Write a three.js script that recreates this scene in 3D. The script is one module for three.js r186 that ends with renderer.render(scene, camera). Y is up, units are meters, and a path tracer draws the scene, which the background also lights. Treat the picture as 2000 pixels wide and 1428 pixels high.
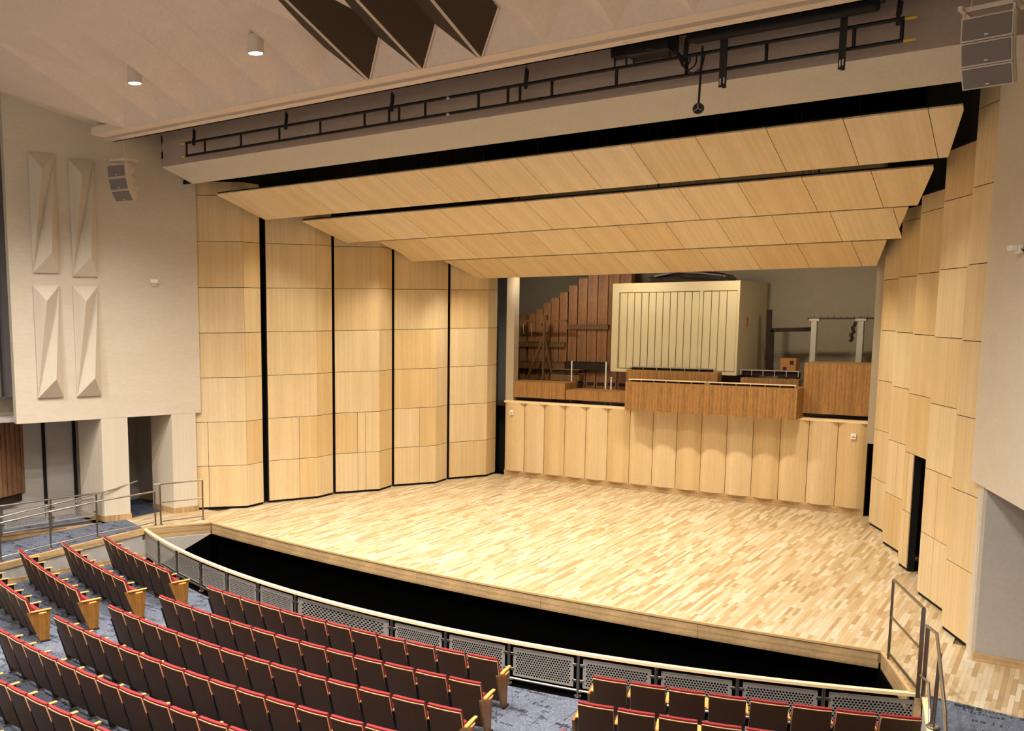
import * as THREE from 'three';
import { mergeGeometries } from 'three/addons/utils/BufferGeometryUtils.js';
import { RoundedBoxGeometry } from 'three/addons/geometries/RoundedBoxGeometry.js';

// ---------------------------------------------------------------- camera, exposure
const scene = new THREE.Scene();
scene.background = new THREE.Color(0x000000);
const renderer = new THREE.WebGLRenderer({ antialias: true });
renderer.toneMapping = THREE.LinearToneMapping;
renderer.toneMappingExposure = 1.22;
renderer.shadowMap.enabled = true;
const V = (x, y, z) => new THREE.Vector3(x, y, z);
const F = 1831.653, PX = 657.961, PY = 835.943;          // focal length and lens centre in photo pixels (the photo is a crop)
const fullW = 2 * (2000 - PX), fullH = 2 * PY;
const camera = new THREE.PerspectiveCamera(2 * Math.atan(PY / F) * 180 / Math.PI, fullW / fullH, 0.1, 200);
camera.position.set(9.94, 5.4, 16.58);
camera.rotation.set(-0.122155114, 0.677180632, -0.0070310882, 'YXZ');
camera.setViewOffset(fullW, fullH, fullW / 2 - PX, 0, 2000, 1428);
camera.updateMatrixWorld(true);
scene.add(camera);
// light levels
const WARM = new THREE.Color(1.0, 0.87, 0.67), HOUSE = new THREE.Color(1.0, 0.89, 0.77);
const STAGE_I = 41, HOUSE_I = 180, REAR_I = 230;

// a photo pixel gives a direction; the plane the thing touches gives the distance
const C0 = camera.position.clone(), ROT = new THREE.Matrix4().extractRotation(camera.matrixWorld);
const ray = (u, v) => V((u - PX) / F, -(v - PY) / F, -1).applyMatrix4(ROT);
const hy = (u, v, y = 0) => { const d = ray(u, v); return C0.clone().addScaledVector(d, (y - C0.y) / d.y); };
const hz = (u, v, z) => { const d = ray(u, v); return C0.clone().addScaledVector(d, (z - C0.z) / d.z); };
const INV = new THREE.Matrix4().copy(ROT).transpose();
const proj = p => { const c = p.clone().sub(C0).applyMatrix4(INV); return c.z > -0.3 ? null : [PX + F * c.x / -c.z, PY - F * c.y / -c.z]; };

// ---------------------------------------------------------------- helpers
let seed = 12345;
const rnd = () => (seed = (seed * 1664525 + 1013904223) % 4294967296) / 4294967296;
const pick = a => a[Math.floor(rnd() * a.length)];
const used = {};
const numbered = n => { const k = used[n] = (used[n] ?? -1) + 1; return k ? `${n}_${String(k).padStart(3, '0')}` : n; };
function mesh(name, geo, m, parent) {
  const o = new THREE.Mesh(geo, m); o.name = parent ? name : numbered(name); o.castShadow = o.receiveShadow = true;
  (parent || scene).add(o); return o;
}
function tag(o, label, category, group, kind) { o.userData.label = label; o.userData.category = category; if (group) o.userData.group = group; if (kind) o.userData.kind = kind; return o; }
function thing(name, label, category, pos = [0, 0, 0], turn = 0, group) {
  const o = new THREE.Group(); o.name = numbered(name); o.position.set(...pos); o.rotation.y = turn; scene.add(o); return tag(o, label, category, group);
}
function struct(name, label, category) { const o = new THREE.Group(); o.name = numbered(name); scene.add(o); return tag(o, label, category, null, 'structure'); }
function structMesh(name, geo, m, label, category) { return tag(mesh(name, geo, m), label, category, null, 'structure'); }
const flat = g => { const n = g.index ? g.toNonIndexed() : g; for (const k of Object.keys(n.attributes)) if (!['position', 'normal', 'uv'].includes(k)) n.deleteAttribute(k); return n; };
const merge = l => mergeGeometries(l.map(flat));
function box(w, h, d, x = 0, y = 0, z = 0) {
  const g = new THREE.BoxGeometry(w, h, d), p = g.attributes.position, n = g.attributes.normal, uv = g.attributes.uv;
  for (let i = 0; i < p.count; i++) {
    const ax = Math.abs(n.getX(i)), ay = Math.abs(n.getY(i));
    if (ax > .5) uv.setXY(i, p.getZ(i), p.getY(i)); else if (ay > .5) uv.setXY(i, p.getX(i), p.getZ(i)); else uv.setXY(i, p.getX(i), p.getY(i));
  }
  return g.translate(x, y, z);
}
const column = (pts, y0, y1) => {                          // upright prism over plan points [x,z]
  let a = 0; pts.forEach((p, i) => { const q = pts[(i + 1) % pts.length]; a += p[0] * q[1] - q[0] * p[1]; });
  return slab((a > 0 ? [...pts].reverse() : pts).map(p => V(p[0], y1, p[1])), y1 - y0);
};
const boxR = (x0, x1, y0, y1, z0, z1) => box(x1 - x0, y1 - y0, z1 - z0, (x0 + x1) / 2, (y0 + y1) / 2, (z0 + z1) / 2);
const rbox = (w, h, d, r = .01, s = 2) => new RoundedBoxGeometry(w, h, d, s, r);
// polygon (counter-clockwise seen from its front) with thickness t behind it
function slab(pts, t, uo = 0) {
  const n = V(0, 0, 0), a = pts[0];
  for (let i = 1; i < pts.length - 1; i++) n.add(pts[i].clone().sub(a).cross(pts[i + 1].clone().sub(a)));
  n.normalize();
  const ux = Math.abs(n.y) > .95 ? V(1, 0, 0) : V(0, 1, 0).cross(n).normalize(), uy = n.clone().cross(ux);
  const pos = [], nor = [], uv = [];
  const tri = (p, q, r, m) => { for (const k of [p, q, r]) { pos.push(k.x, k.y, k.z); nor.push(m.x, m.y, m.z); uv.push(k.dot(ux) + uo, k.dot(uy) + uo * 1.7); } };
  const back = pts.map(p => p.clone().addScaledVector(n, -t)), nb = n.clone().negate();
  for (let i = 1; i < pts.length - 1; i++) { tri(pts[0], pts[i], pts[i + 1], n); tri(back[0], back[i + 1], back[i], nb); }
  for (let i = 0; i < pts.length; i++) {
    const j = (i + 1) % pts.length, e = pts[j].clone().sub(pts[i]).cross(n).normalize();
    tri(pts[i], back[i], back[j], e); tri(pts[i], back[j], pts[j], e);
  }
  const g = new THREE.BufferGeometry();
  g.setAttribute('position', new THREE.Float32BufferAttribute(pos, 3)); g.setAttribute('normal', new THREE.Float32BufferAttribute(nor, 3)); g.setAttribute('uv', new THREE.Float32BufferAttribute(uv, 2));
  return g;
}
// flat triangles given as point lists, normals by face
function facets(tris) {
  const pos = [], uv = [];
  for (const t of tris) for (const k of t) { pos.push(k.x, k.y, k.z); uv.push(k.x, k.z); }
  const g = new THREE.BufferGeometry(); g.setAttribute('position', new THREE.Float32BufferAttribute(pos, 3)); g.setAttribute('uv', new THREE.Float32BufferAttribute(uv, 2)); g.computeVertexNormals(); return g;
}
const UP = V(0, 1, 0);
function tube(a, b, r, seg = 10) {
  const d = b.clone().sub(a), g = new THREE.CylinderGeometry(r, r, d.length(), seg);
  g.applyQuaternion(new THREE.Quaternion().setFromUnitVectors(UP, d.normalize())); return g.translate((a.x + b.x) / 2, (a.y + b.y) / 2, (a.z + b.z) / 2);
}
function pipe(pts, r, seg = 10) { const l = []; for (let i = 0; i < pts.length - 1; i++) { l.push(tube(pts[i], pts[i + 1], r, seg)); if (i) l.push(new THREE.SphereGeometry(r, seg, 6).translate(pts[i].x, pts[i].y, pts[i].z)); } return merge(l); }
function bar(a, b, w, h) {                                  // box between two points, h upright
  const d = b.clone().sub(a), L = d.length(), g = box(w, h, L), m = new THREE.Matrix4().lookAt(b, a, Math.abs(d.y) / L > .95 ? V(0, 0, 1) : UP);
  g.applyMatrix4(m); return g.translate((a.x + b.x) / 2, (a.y + b.y) / 2, (a.z + b.z) / 2);
}
// upright wall strip along plan points [x,z], thick t to the left of the walking direction
function strip(pts, y0, y1, t) {
  const y0f = typeof y0 === 'function' ? y0 : () => y0, y1f = typeof y1 === 'function' ? y1 : () => y1, l = [];
  const off = pts.map((p, i) => { const a = pts[Math.max(0, i - 1)], b = pts[Math.min(pts.length - 1, i + 1)], dx = b[0] - a[0], dz = b[1] - a[1], L = Math.hypot(dx, dz); return [p[0] + dz / L * t, p[1] - dx / L * t]; });
  for (let i = 0; i < pts.length - 1; i++) {
    const A = pts[i], B = pts[i + 1], a = off[i], b = off[i + 1], P = (q, y) => V(q[0], y, q[1]);
    const q = [P(A, y0f(i)), P(B, y0f(i + 1)), P(B, y1f(i + 1)), P(A, y1f(i))], k = [P(a, y0f(i)), P(b, y0f(i + 1)), P(b, y1f(i + 1)), P(a, y1f(i))];
    const quads = [[q[0], q[1], q[2], q[3]], [k[1], k[0], k[3], k[2]], [q[3], q[2], k[2], k[3]], [k[0], k[1], q[1], q[0]]];
    if (!i) quads.push([k[0], q[0], q[3], k[3]]); if (i === pts.length - 2) quads.push([q[1], k[1], k[2], q[2]]);
    for (const c of quads) l.push([c[0], c[1], c[2]], [c[0], c[2], c[3]]);
  }
  const g = facets(l), p = g.attributes.position, uv = g.attributes.uv, nn = g.attributes.normal;
  for (let i = 0; i < p.count; i++) if (Math.abs(nn.getY(i)) < .5) uv.setXY(i, p.getX(i) + p.getZ(i) * .7, p.getY(i));
  return g;
}

// ---------------------------------------------------------------- textures and materials
function dataTex(w, h, fn, srgb = true) {
  const d = new Uint8Array(w * h * 4);
  for (let y = 0; y < h; y++) for (let x = 0; x < w; x++) { const c = fn(x, y), i = (y * w + x) * 4; d[i] = c[0]; d[i + 1] = c[1]; d[i + 2] = c[2]; d[i + 3] = 255; }
  const t = new THREE.DataTexture(d, w, h); t.wrapS = t.wrapT = THREE.RepeatWrapping; t.magFilter = THREE.LinearFilter; t.minFilter = THREE.LinearMipmapLinearFilter; t.generateMipmaps = true;
  if (srgb) t.colorSpace = THREE.SRGBColorSpace; t.needsUpdate = true; return t;
}
function noise1(n, oct, s0) { const out = new Float32Array(n); let amp = 1, tot = 0; for (let o = 0; o < oct; o++) { const m = s0 << o, v = Array.from({ length: m }, rnd); for (let i = 0; i < n; i++) { const f = i / n * m, a = Math.floor(f), k = f - a, s = k * k * (3 - 2 * k); out[i] += amp * (v[a % m] * (1 - s) + v[(a + 1) % m] * s); } tot += amp; amp *= .6; } for (let i = 0; i < n; i++) out[i] /= tot; return out; }
function noise2(w, h, sx, sy) { const v = Array.from({ length: sx * sy }, rnd); return (x, y) => { const fx = x / w * sx, fy = y / h * sy, a = Math.floor(fx), b = Math.floor(fy); let s = fx - a, t = fy - b; s = s * s * (3 - 2 * s); t = t * t * (3 - 2 * t); const g = (i, j) => v[((j + sy) % sy) * sx + (i + sx) % sx]; return (g(a, b) * (1 - s) + g(a + 1, b) * s) * (1 - t) + (g(a, b + 1) * (1 - s) + g(a + 1, b + 1) * s) * t; }; }
function grainTex(w, h, contrast, streaks) {               // wood veneer: upright grain with slow drift and flake
  const col = noise1(w, 5, streaks), big = noise2(w, h, 5, 3), fine = noise2(w, h, Math.floor(w / 4), Math.floor(h / 40)), fl = noise2(w, h, 24, 36);
  return dataTex(w, h, (x, y) => { const k = col[(x + Math.round(3 * big(x, y))) % w] - .5, v = 1 - contrast * .5 + contrast * (k * 1.2 + .35 * (big(x, y) - .5) + .35 * (fine(x, y) - .5) + .25 * (fl(x, y) - .5)); const c = Math.max(0, Math.min(255, 238 * v)); return [c, c * (.985 + .02 * k), c * (.96 + .05 * k)]; });
}
const veneerMap = grainTex(256, 512, .075, 14); veneerMap.repeat.set(.75, .4);
const canopyMap = veneerMap.clone(); canopyMap.repeat.set(.8, .5); canopyMap.needsUpdate = true;
const oakMap = grainTex(256, 512, .34, 24); oakMap.repeat.set(1.1, .35);
const plankMap = grainTex(256, 256, .3, 20); plankMap.rotation = Math.PI / 2; plankMap.repeat.set(.9, .9);
const wallNoise = (() => { const a = noise2(256, 256, 60, 60), b = noise2(256, 256, 7, 7); return dataTex(256, 256, (x, y) => { const c = 243 + 8 * (a(x, y) - .5) + 5 * (b(x, y) - .5); return [c, c, c]; }); })(); wallNoise.repeat.set(.5, .5);
const carpetMap = (() => {
  const S = 1024, a = noise2(S, S, 256, 256), b = noise2(S, S, 90, 90), c = noise2(S, S, 9, 9), mark = new Float32Array(S * S);
  const put = (x, y, k) => { x = (Math.round(x) % S + S) % S; y = (Math.round(y) % S + S) % S; mark[y * S + x] = Math.max(mark[y * S + x], k); };
  const stroke = (x, y, dx, dy, n, w, k) => { for (let i = 0; i < n; i++) for (let j = 0; j < w; j++) put(x + dx * i - dy * j, y + dy * i + dx * j, k * (.6 + .4 * rnd())); };
  for (let g = 0; g < 60; g++) {                           // clusters of short dark dashes and thin lines woven in
    const x = rnd() * S, y = rnd() * S, horiz = rnd() < .75, k = .8 + .2 * rnd(), n = 3 + Math.floor(rnd() * 9), h = 14 + rnd() * 44;
    for (let i = 0; i < n; i++) { const w = 4 + rnd() * 14; if (rnd() < .8) stroke(x + (horiz ? i * 19 : 0), y + (horiz ? 0 : i * 19), horiz ? 0 : 1, horiz ? 1 : 0, h * (.5 + rnd() * .5), w, k); }
  }
  for (let g = 0; g < 40; g++) { const an = rnd() < .6 ? (rnd() < .5 ? 0 : Math.PI / 2) : rnd() * 6.3; stroke(rnd() * S, rnd() * S, Math.cos(an), Math.sin(an), 40 + rnd() * 190, 2 + rnd() * 3.5, .6 + rnd() * .4); }
  return dataTex(S, S, (x, y) => { const m = mark[y * S + x], v = 1 + .42 * (a(x, y) - .5) + .2 * (b(x, y) - .5) + .1 * (c(x, y) - .5); return [Math.min(255, (104 * v) * (1 - m) + 26 * m), Math.min(255, (112 * v) * (1 - m) + 28 * m), Math.min(255, (128 * v) * (1 - m) + 34 * m)]; });
})(); carpetMap.repeat.set(.42, .42);
const weave = (() => { const a = noise2(256, 256, 128, 128); return dataTex(256, 256, (x, y) => { const c = 215 + 60 * (a(x, y) - .5); return [c, c, c]; }); })(); weave.repeat.set(4, 4);

const M = {};
const mat = (name, color, o = {}) => M[name] = new THREE.MeshStandardMaterial({ name, color, roughness: .7, side: THREE.DoubleSide, ...o });
const veneers = ['#efdab2', '#ecd5aa', '#f1deb9', '#e9cfa0'].map((c, i) => mat('veneer' + i, c, { map: veneerMap, roughness: .42 }));
const canopyM = ['#f8e6c2', '#f6e2bb', '#f9e9c9', '#f4deb4'].map((c, i) => mat('canopy' + i, c, { map: canopyMap, roughness: .55 }));
mat('veneerEdge', '#e6cda2', { roughness: .6 });
const backV = ['#ecd3a8', '#e8cd9f', '#eed7af'].map((c, i) => mat('backV' + i, c, { map: veneerMap, roughness: .5 }));
const boardM = ['#c0b095', '#b8a584', '#ad9672', '#c5b9a2', '#b4a07e', '#a28963'].map((c, i) => mat('board' + i, c, { roughness: .38 }));
mat('boardVC', '#ffffff', { vertexColors: true, roughness: .38 });
mat('subfloor', '#6b543a'); mat('fasciaWood', '#cfb286', { map: plankMap, roughness: .5 }); mat('nosing', '#b99c70', { roughness: .5 });
mat('maple', '#d9b98b', { map: plankMap, roughness: .45 }); mat('railWood', '#e8cfa6', { roughness: .4 });
mat('wall', '#d2cab9', { map: wallNoise, roughness: .92 }); mat('wallGrey', '#a9a5a0', { map: wallNoise, roughness: .92 }); mat('ceilingPaint', '#e6d6c5', { map: wallNoise, roughness: .95 });
mat('taupe', '#b7a698', { map: wallNoise, roughness: .95 }); mat('loftWall', '#b3a68f', { map: wallNoise, roughness: .95 });
mat('black', '#080808', { roughness: .9 }); M.pitBlack = new THREE.MeshPhysicalMaterial({ name: 'pitBlack', color: '#020202', roughness: 1, specularIntensity: .05, side: THREE.DoubleSide }); mat('blackMetal', '#120f0e', { roughness: .5, metalness: .3 }); mat('darkGap', '#0a0808', { roughness: 1 });
mat('steel', '#b9b4ae', { roughness: .28, metalness: 1 }); mat('steelDark', '#8b857d', { roughness: .35, metalness: 1 }); mat('perf', '#9d9a96', { roughness: .5, metalness: .35 });
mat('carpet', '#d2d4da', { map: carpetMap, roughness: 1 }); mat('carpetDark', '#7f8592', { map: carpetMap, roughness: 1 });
mat('red', '#93202a', { map: weave, roughness: .95 }); mat('laminate', '#42290f', { roughness: .62 }); mat('plyEdge', '#e0b98a', { roughness: .5 }); mat('armWood', '#c9964f', { roughness: .4 }); mat('endWood', '#a9772f', { map: oakMap, roughness: .45 });
mat('seatBlack', '#17171a', { roughness: .6 });
mat('brownFabric', '#4a3a28', { map: weave, roughness: 1 }); mat('speakerWhite', '#cdc3b5', { roughness: .6 }); mat('grille', '#77716d', { roughness: .8 });
mat('yellow', '#c9a92e', { roughness: .6 }); mat('rackPaint', '#b9b2a4'); mat('white', '#e8e4dc', { roughness: .5 });
mat('curtain', '#5d5a5b', { roughness: 1 }); mat('slatWood', '#9a7350', { map: oakMap, roughness: .6 });
mat('organOak', '#bd8b4e', { map: oakMap, roughness: .5 }); mat('organPipe', '#b47f52', { map: oakMap, roughness: .55 }); mat('organOld', '#8c663c', { map: oakMap, roughness: .6 }); mat('cream', '#c9bb96', { roughness: .7 }); mat('organDark', '#2a1a10', { roughness: .8 });
mat('redSign', '#b03a2a'); mat('cardboard', '#a3703c', { roughness: .9 });
mat('lampGlass', '#ffffff', { emissive: new THREE.Color(1, .95, .9), emissiveIntensity: 6 });
mat('stageGlass', '#ffffff', { emissive: new THREE.Color(1, .82, .58), emissiveIntensity: 4 });
mat('aisleGlass', '#c58b45', { emissive: new THREE.Color(1, .55, .2), emissiveIntensity: .35 });
mat('greyTriangle', '#4b4c50', { roughness: .9 });
const ORD = ['first', 'second', 'third', 'fourth', 'fifth', 'sixth', 'seventh', 'eighth', 'ninth', 'tenth', 'eleventh', 'twelfth', 'thirteenth', 'fourteenth', 'fifteenth', 'sixteenth', 'seventeenth', 'eighteenth', 'nineteenth', 'twentieth'];
console.log('materials done');

// ================================================================ STRUCTURE
const FY = -0.75;                                          // house floor; the stage floor is y = 0
const zEdge = x => .55 * Math.max(0, 1 - (x / 7.66) ** 2);
const TL = [[[-9.1, -.86], [-8.14, -1.92], [-8.15, -2.58]], [[-8.14, -2.8], [-7.45, -4.16], [-7.46, -4.87]], [[-7.43, -4.95], [-6.68, -6.16], [-6.77, -6.92]], [[-6.74, -7.0], [-5.99, -8.22], [-6.06, -8.98]], [[-6.03, -9.07], [-5.36, -10.29], [-5.4, -10.96]]];
const TR = [[[8.74, -.93], [8.27, -1.84], [8.28, -2.55]], [[8.2, -2.8], [7.66, -3.87], [7.68, -4.6]], [[7.665, -4.68], [7.04, -6.0], [7.06, -6.75]], [[6.98, -6.9], [6.45, -7.92], [6.47, -8.7]], [[6.36, -8.93], [5.85, -9.91], [5.87, -10.6]]];
const lerpAt = (list, z, s) => { for (let i = 0; i < list.length - 1; i++) { const [x0, z0] = list[i], [x1, z1] = list[i + 1]; if (z <= z0 && z >= z1) return x0 + (x1 - x0) * (z - z0) / (z1 - z0 || 1); } return null; };

// stage floor of narrow maple strips
{
  const st = struct('stage_floor', 'pale maple strip stage floor with curved front edge', 'floor');
  const outline = [];
  for (let i = 0; i <= 24; i++) { const x = -7.66 + 15.32 * i / 24; outline.push(V(x, -.022, zEdge(x))); }
  mesh('subfloor', merge([boxR(-11, 10.6, -.2, -.022, -11.2, -.03), column(outline.map(p => [p.x * .99, p.z - .09]), -.2, -.022), column([[7.74, -.03], [8.32, 1.5], [10.6, 1.75], [10.6, -.03]], -.2, -.022), column([[-7.74, -.03], [-11, -.03], [-11, .9], [-9.75, 1.1], [-8.62, 1.46]], -.2, -.022)]), M.subfloor, st);
  const W = .062, boards = [];
  const zmaxAt = x => { if (Math.abs(x) < 7.66) return zEdge(x) - .04; if (x > 0) return x < 8.25 ? (x - 7.66) / .59 * 1.54 - .04 : 1.54 + (x - 8.25) * .09; return x > -8.55 ? (-x - 7.66) / .89 * 1.5 - .04 : x > -9.75 ? 1.5 + (x + 8.55) * .333 : .9; };
  const zminAt = x => { const a = Math.abs(x); return a < 5.9 ? -10.95 : a < 8.5 ? -10.95 + (a - 5.9) * 3.45 : -1.1; };
  for (let x = -10.95; x < 10.5; x += W) {
    const z1 = Math.min(zmaxAt(x), zmaxAt(x + W)), z0 = zminAt(x + W / 2);
    let z = z1; let first = true;
    while (z > z0 + .05) {
      let L = .28 + rnd() * rnd() * 1.3; if (first) { L *= rnd(); first = false; if (L < .08) L = .08; }
      const e = Math.max(z0, z - L), c = Math.min(5, Math.floor(Math.pow(rnd(), 1.15) * 6)); boards.push({ x, z0: e, z1: z, c, tone: .94 + rnd() * .1 }); z = e;
    }
  }
  for (const b of boards) { const p = proj(V(b.x, 0, (b.z0 + b.z1) / 2)); const d = C0.distanceTo(V(b.x, 0, (b.z0 + b.z1) / 2)); b.area = p && p[0] > 0 && p[0] < 1995 && p[1] < 1420 ? (b.z1 - b.z0) / (d * d * d) : 0; }
  boards.sort((a, b) => b.area - a.area);
  const unit = box(1, 1, 1);
  for (const b of boards.slice(0, 300)) { const o = mesh('floor_board', unit, boardM[b.c], st); o.scale.set(W - .0015, .022, b.z1 - b.z0 - .002); o.position.set(b.x + W / 2, -.011, (b.z0 + b.z1) / 2); }
  const pos = [], nor = [], col = [], lin = boardM.map(m => m.color.clone());
  for (const b of boards.slice(300)) {
    const x0 = b.x + .0007, x1 = b.x + W - .0007, z0 = b.z0 + .001, z1 = b.z1 - .001, c = lin[b.c], y = 0, yb = -.022;
    const q = (A, B, C, D, n) => { for (const k of [A, B, C, A, C, D]) { pos.push(...k); nor.push(...n); col.push(c.r * b.tone, c.g * b.tone, c.b * b.tone); } };
    q([x0, y, z1], [x1, y, z1], [x1, y, z0], [x0, y, z0], [0, 1, 0]); q([x0, yb, z1], [x1, yb, z1], [x1, y, z1], [x0, y, z1], [0, 0, 1]);
    q([x1, yb, z1], [x1, yb, z0], [x1, y, z0], [x1, y, z1], [1, 0, 0]); q([x0, yb, z0], [x0, yb, z1], [x0, y, z1], [x0, y, z0], [-1, 0, 0]);
  }
  const g = new THREE.BufferGeometry(); g.setAttribute('position', new THREE.Float32BufferAttribute(pos, 3)); g.setAttribute('normal', new THREE.Float32BufferAttribute(nor, 3)); g.setAttribute('color', new THREE.Float32BufferAttribute(col, 3));
  const rest = mesh('floor_boards', g, M.boardVC, st); rest.userData.kind = 'stuff';
  console.log('boards', boards.length);
  // nosing and fascia along the front edge
  const edge = (a, b, dz) => { const l = [], n = Math.max(2, Math.round((b - a) / .5)); for (let i = 0; i <= n; i++) { const x = a + (b - a) * i / n; l.push([x, zEdge(x) + dz]); } return l; };
  mesh('nosing', merge([strip(edge(-7.66, 7.66, -.02), -.035, .002, .05), strip([[-8.55, 1.5], [-7.66, 0]], -.035, .002, .05), strip([[7.66, 0], [8.25, 1.54]], -.035, .002, .05)]), M.nosing, st);
  for (const [a, b] of [[-7.64, -4.6], [-4.595, -.85], [-.845, .38], [.385, 2.0], [2.005, 4.9], [4.905, 7.64]]) mesh('fascia_board', strip(edge(a, b, -.035), -.3, -.045, .03), M.fasciaWood, st);
  mesh('fascia_board', strip([[-8.52, 1.5], [-7.67, -.03]], -.3, -.045, .03), M.fasciaWood, st);
  mesh('fascia_board', strip([[7.67, -.03], [8.23, 1.5]], -.3, -.045, .03), M.fasciaWood, st);
}
// orchestra pit: black walls and floor
{
  const pit = struct('orchestra_pit', 'black orchestra pit between stage front and curved rail', 'pit');
  const edge = []; for (let i = 0; i <= 16; i++) { const x = -7.66 + 15.32 * i / 16; edge.push([x, zEdge(x) - .25]); }
  mesh('pit_front_wall', strip(edge, -2.3, -.2, .1), M.pitBlack, pit);
  const arc = []; for (let i = 0; i <= 20; i++) { const a = (-24.4 + 48.8 * i / 20) * Math.PI / 180; arc.push([20.66 * Math.sin(a), -17.3 + 20.66 * Math.cos(a)]); }
  mesh('pit_audience_wall', strip(arc, -2.3, FY - .01, .12), M.pitBlack, pit);
  mesh('pit_floor', boxR(-9, 9, -2.4, -2.3, -.8, 3.6), M.pitBlack, pit);
  // wall at the ramp end: light drywall above, coloured black below a slanting edge
  const A = V(-7.67, 0, -.02), B = V(-8.53, 0, 1.55), at = (p, y) => V(p.x, y, p.z);
  mesh('light_drywall', slab([at(A, -.29), at(B, -1.18), at(B, -.29)], .05), M.wallGrey, pit);
  mesh('black_wall_piece', slab([at(A, -.29), at(A, -2.3), at(B, -2.3), at(B, -1.18)], .05), M.pitBlack, pit);
  mesh('black_wall_piece', slab([V(8.23, -.29, 1.52), V(8.23, -2.3, 1.52), V(7.68, -2.3, -.02), V(7.68, -.29, -.02)], .05), M.pitBlack, pit);
}
// house floor: carpet, flat under the seats
structMesh('floor', merge([slab([V(-13, FY, 26), V(13, FY, 26), V(13, FY, 1.2), V(8.6, FY, 1.2), ...Array.from({ length: 25 }, (_, i) => { const a = (23.6 - 47.2 * i / 24) * Math.PI / 180; return V(20.7 * Math.sin(a), FY, -17.3 + 20.7 * Math.cos(a)); }), V(-8.6, FY, 1.2), V(-13, FY, 1.2)], .2)]), M.carpet, 'blue grey patterned carpet with dark dashes under the seats', 'floor');

// ---------------- shell towers
function tower(P, tops, side, i, doors = []) {
  const [A, B, C] = P, s = side;
  const lab = s < 0 ? `maple acoustic shell tower, ${ORD[i]} from the pillar beside the ramp with diamond wall panels` : `maple acoustic shell tower, ${ORD[i]} from the wall beside the stage stair rail`;
  const t = thing('shell_tower', lab, 'shell tower', [(A[0] + B[0]) / 2, 0, (A[1] + B[1]) / 2], 0, 'acoustic shell towers at the stage sides');
  const ox = t.position.x, oz = t.position.z, L = (q, y) => V(q[0] - ox, y, q[1] - oz);
  const rows = []; for (let y = .07, k = 0; y < tops - .05; k++) { const y1 = Math.min(tops, (k + 1) * 1.22); rows.push([y, y1]); y = y1; }
  const face = (p, q, far) => {
    const W = Math.hypot(q[0] - p[0], q[1] - p[1]);
    rows.forEach(([y0, y1], r) => {
      let cuts = [0, 1]; for (const d of doors) if (d.far === far && r < d.rows) cuts = [0, ...d.at, 1];
      for (let k = 0; k < cuts.length - 1; k++) {
        const g = .006 / W, a = cuts[k] + g, b = cuts[k + 1] - g, m = f => [p[0] + (q[0] - p[0]) * f, p[1] + (q[1] - p[1]) * f];
        if (doors.some(d => d.hole && d.far === far && r < d.rows && d.hole[0] < (a + b) / 2 && d.hole[1] > (a + b) / 2)) continue;
        const lo = y0 + (r ? .007 : 0), hi = y1 - .007, q4 = [L(m(a), lo), L(m(b), lo), L(m(b), hi), L(m(a), hi)];
        mesh('veneer_panel', slab(s < 0 ? q4 : [q4[1], q4[0], q4[3], q4[2]], .02, rnd() * 3), pick(veneers), t);
      }
    });
  };
  face(A, B, false); face(B, C, true);
  // dark carcass set back behind the joints
  const nx = s < 0 ? -1 : 1, ins = .03;
  const core = (p, q, a = 0, b = 1, y0 = .0) => { const m = f => [p[0] + (q[0] - p[0]) * f, p[1] + (q[1] - p[1]) * f], P0 = m(a), P1 = m(b); const dx = q[0] - p[0], dz = q[1] - p[1], W = Math.hypot(dx, dz), n = s < 0 ? [dz / W, -dx / W] : [-dz / W, dx / W], o = f => [f[0] + n[0] * ins, f[1] + n[1] * ins]; return strip(s < 0 ? [o(P0), o(P1)] : [o(P1), o(P0)], y0, tops - .01, .12); };
  const d = doors.find(k => k.hole);
  const parts = d ? [core(A, B, 0, d.hole[0] - .02), core(A, B, d.hole[1], 1), core(A, B, d.hole[0] - .02, d.hole[1], d.rows * 1.22), core(B, C)] : [core(A, B), core(B, C)];
  mesh('carcass', merge(parts).translate(-ox, 0, -oz), M.darkGap, t);
  // pale front edge of the wing
  return t;
}
const topsL = [8.9, 8.3, 7.75, 7.6, 7.1], topsR = [8.9, 8.21, 7.67, 7.59, 7.1];
const doorsL = [[{ far: false, at: [.26], rows: 2 }], [{ far: false, at: [.62], rows: 2 }], [{ far: false, at: [.5, .68], rows: 2 }], [{ far: false, at: [.6], rows: 2 }], []];
TL.forEach((P, i) => tower(P, topsL[i], -1, i, doorsL[i]));
const doorsR = [[], [{ far: false, at: [.5], rows: 2 }], [{ far: false, at: [.65, .83], rows: 2, hole: [-.01, .65] }], [{ far: false, at: [.5], rows: 2 }], []];
TR.forEach((P, i) => tower(P, topsR[i], 1, i, doorsR[i]));
// black stage house behind the towers
{
  const sh = struct('stage_house', 'black stage house walls and grid behind the shell', 'stage house');
  const loL = [[-11.4, -1.6], [-8.8, -2.5], [-8.35, -3.4], [-7.95, -4.85], [-7.35, -6.8], [-6.6, -8.9], [-6.0, -11.0]], loR = loL.map(([x, z]) => [-x + .35, z]);
  mesh('black_masking', strip(loL, -.02, 13, .1), M.black, sh); mesh('black_masking', strip(loR.reverse(), -.02, 13, .1), M.black, sh);
  mesh('grid', boxR(-11.5, 11.8, 12.9, 13, -17, 2.2), M.black, sh);
}

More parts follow.
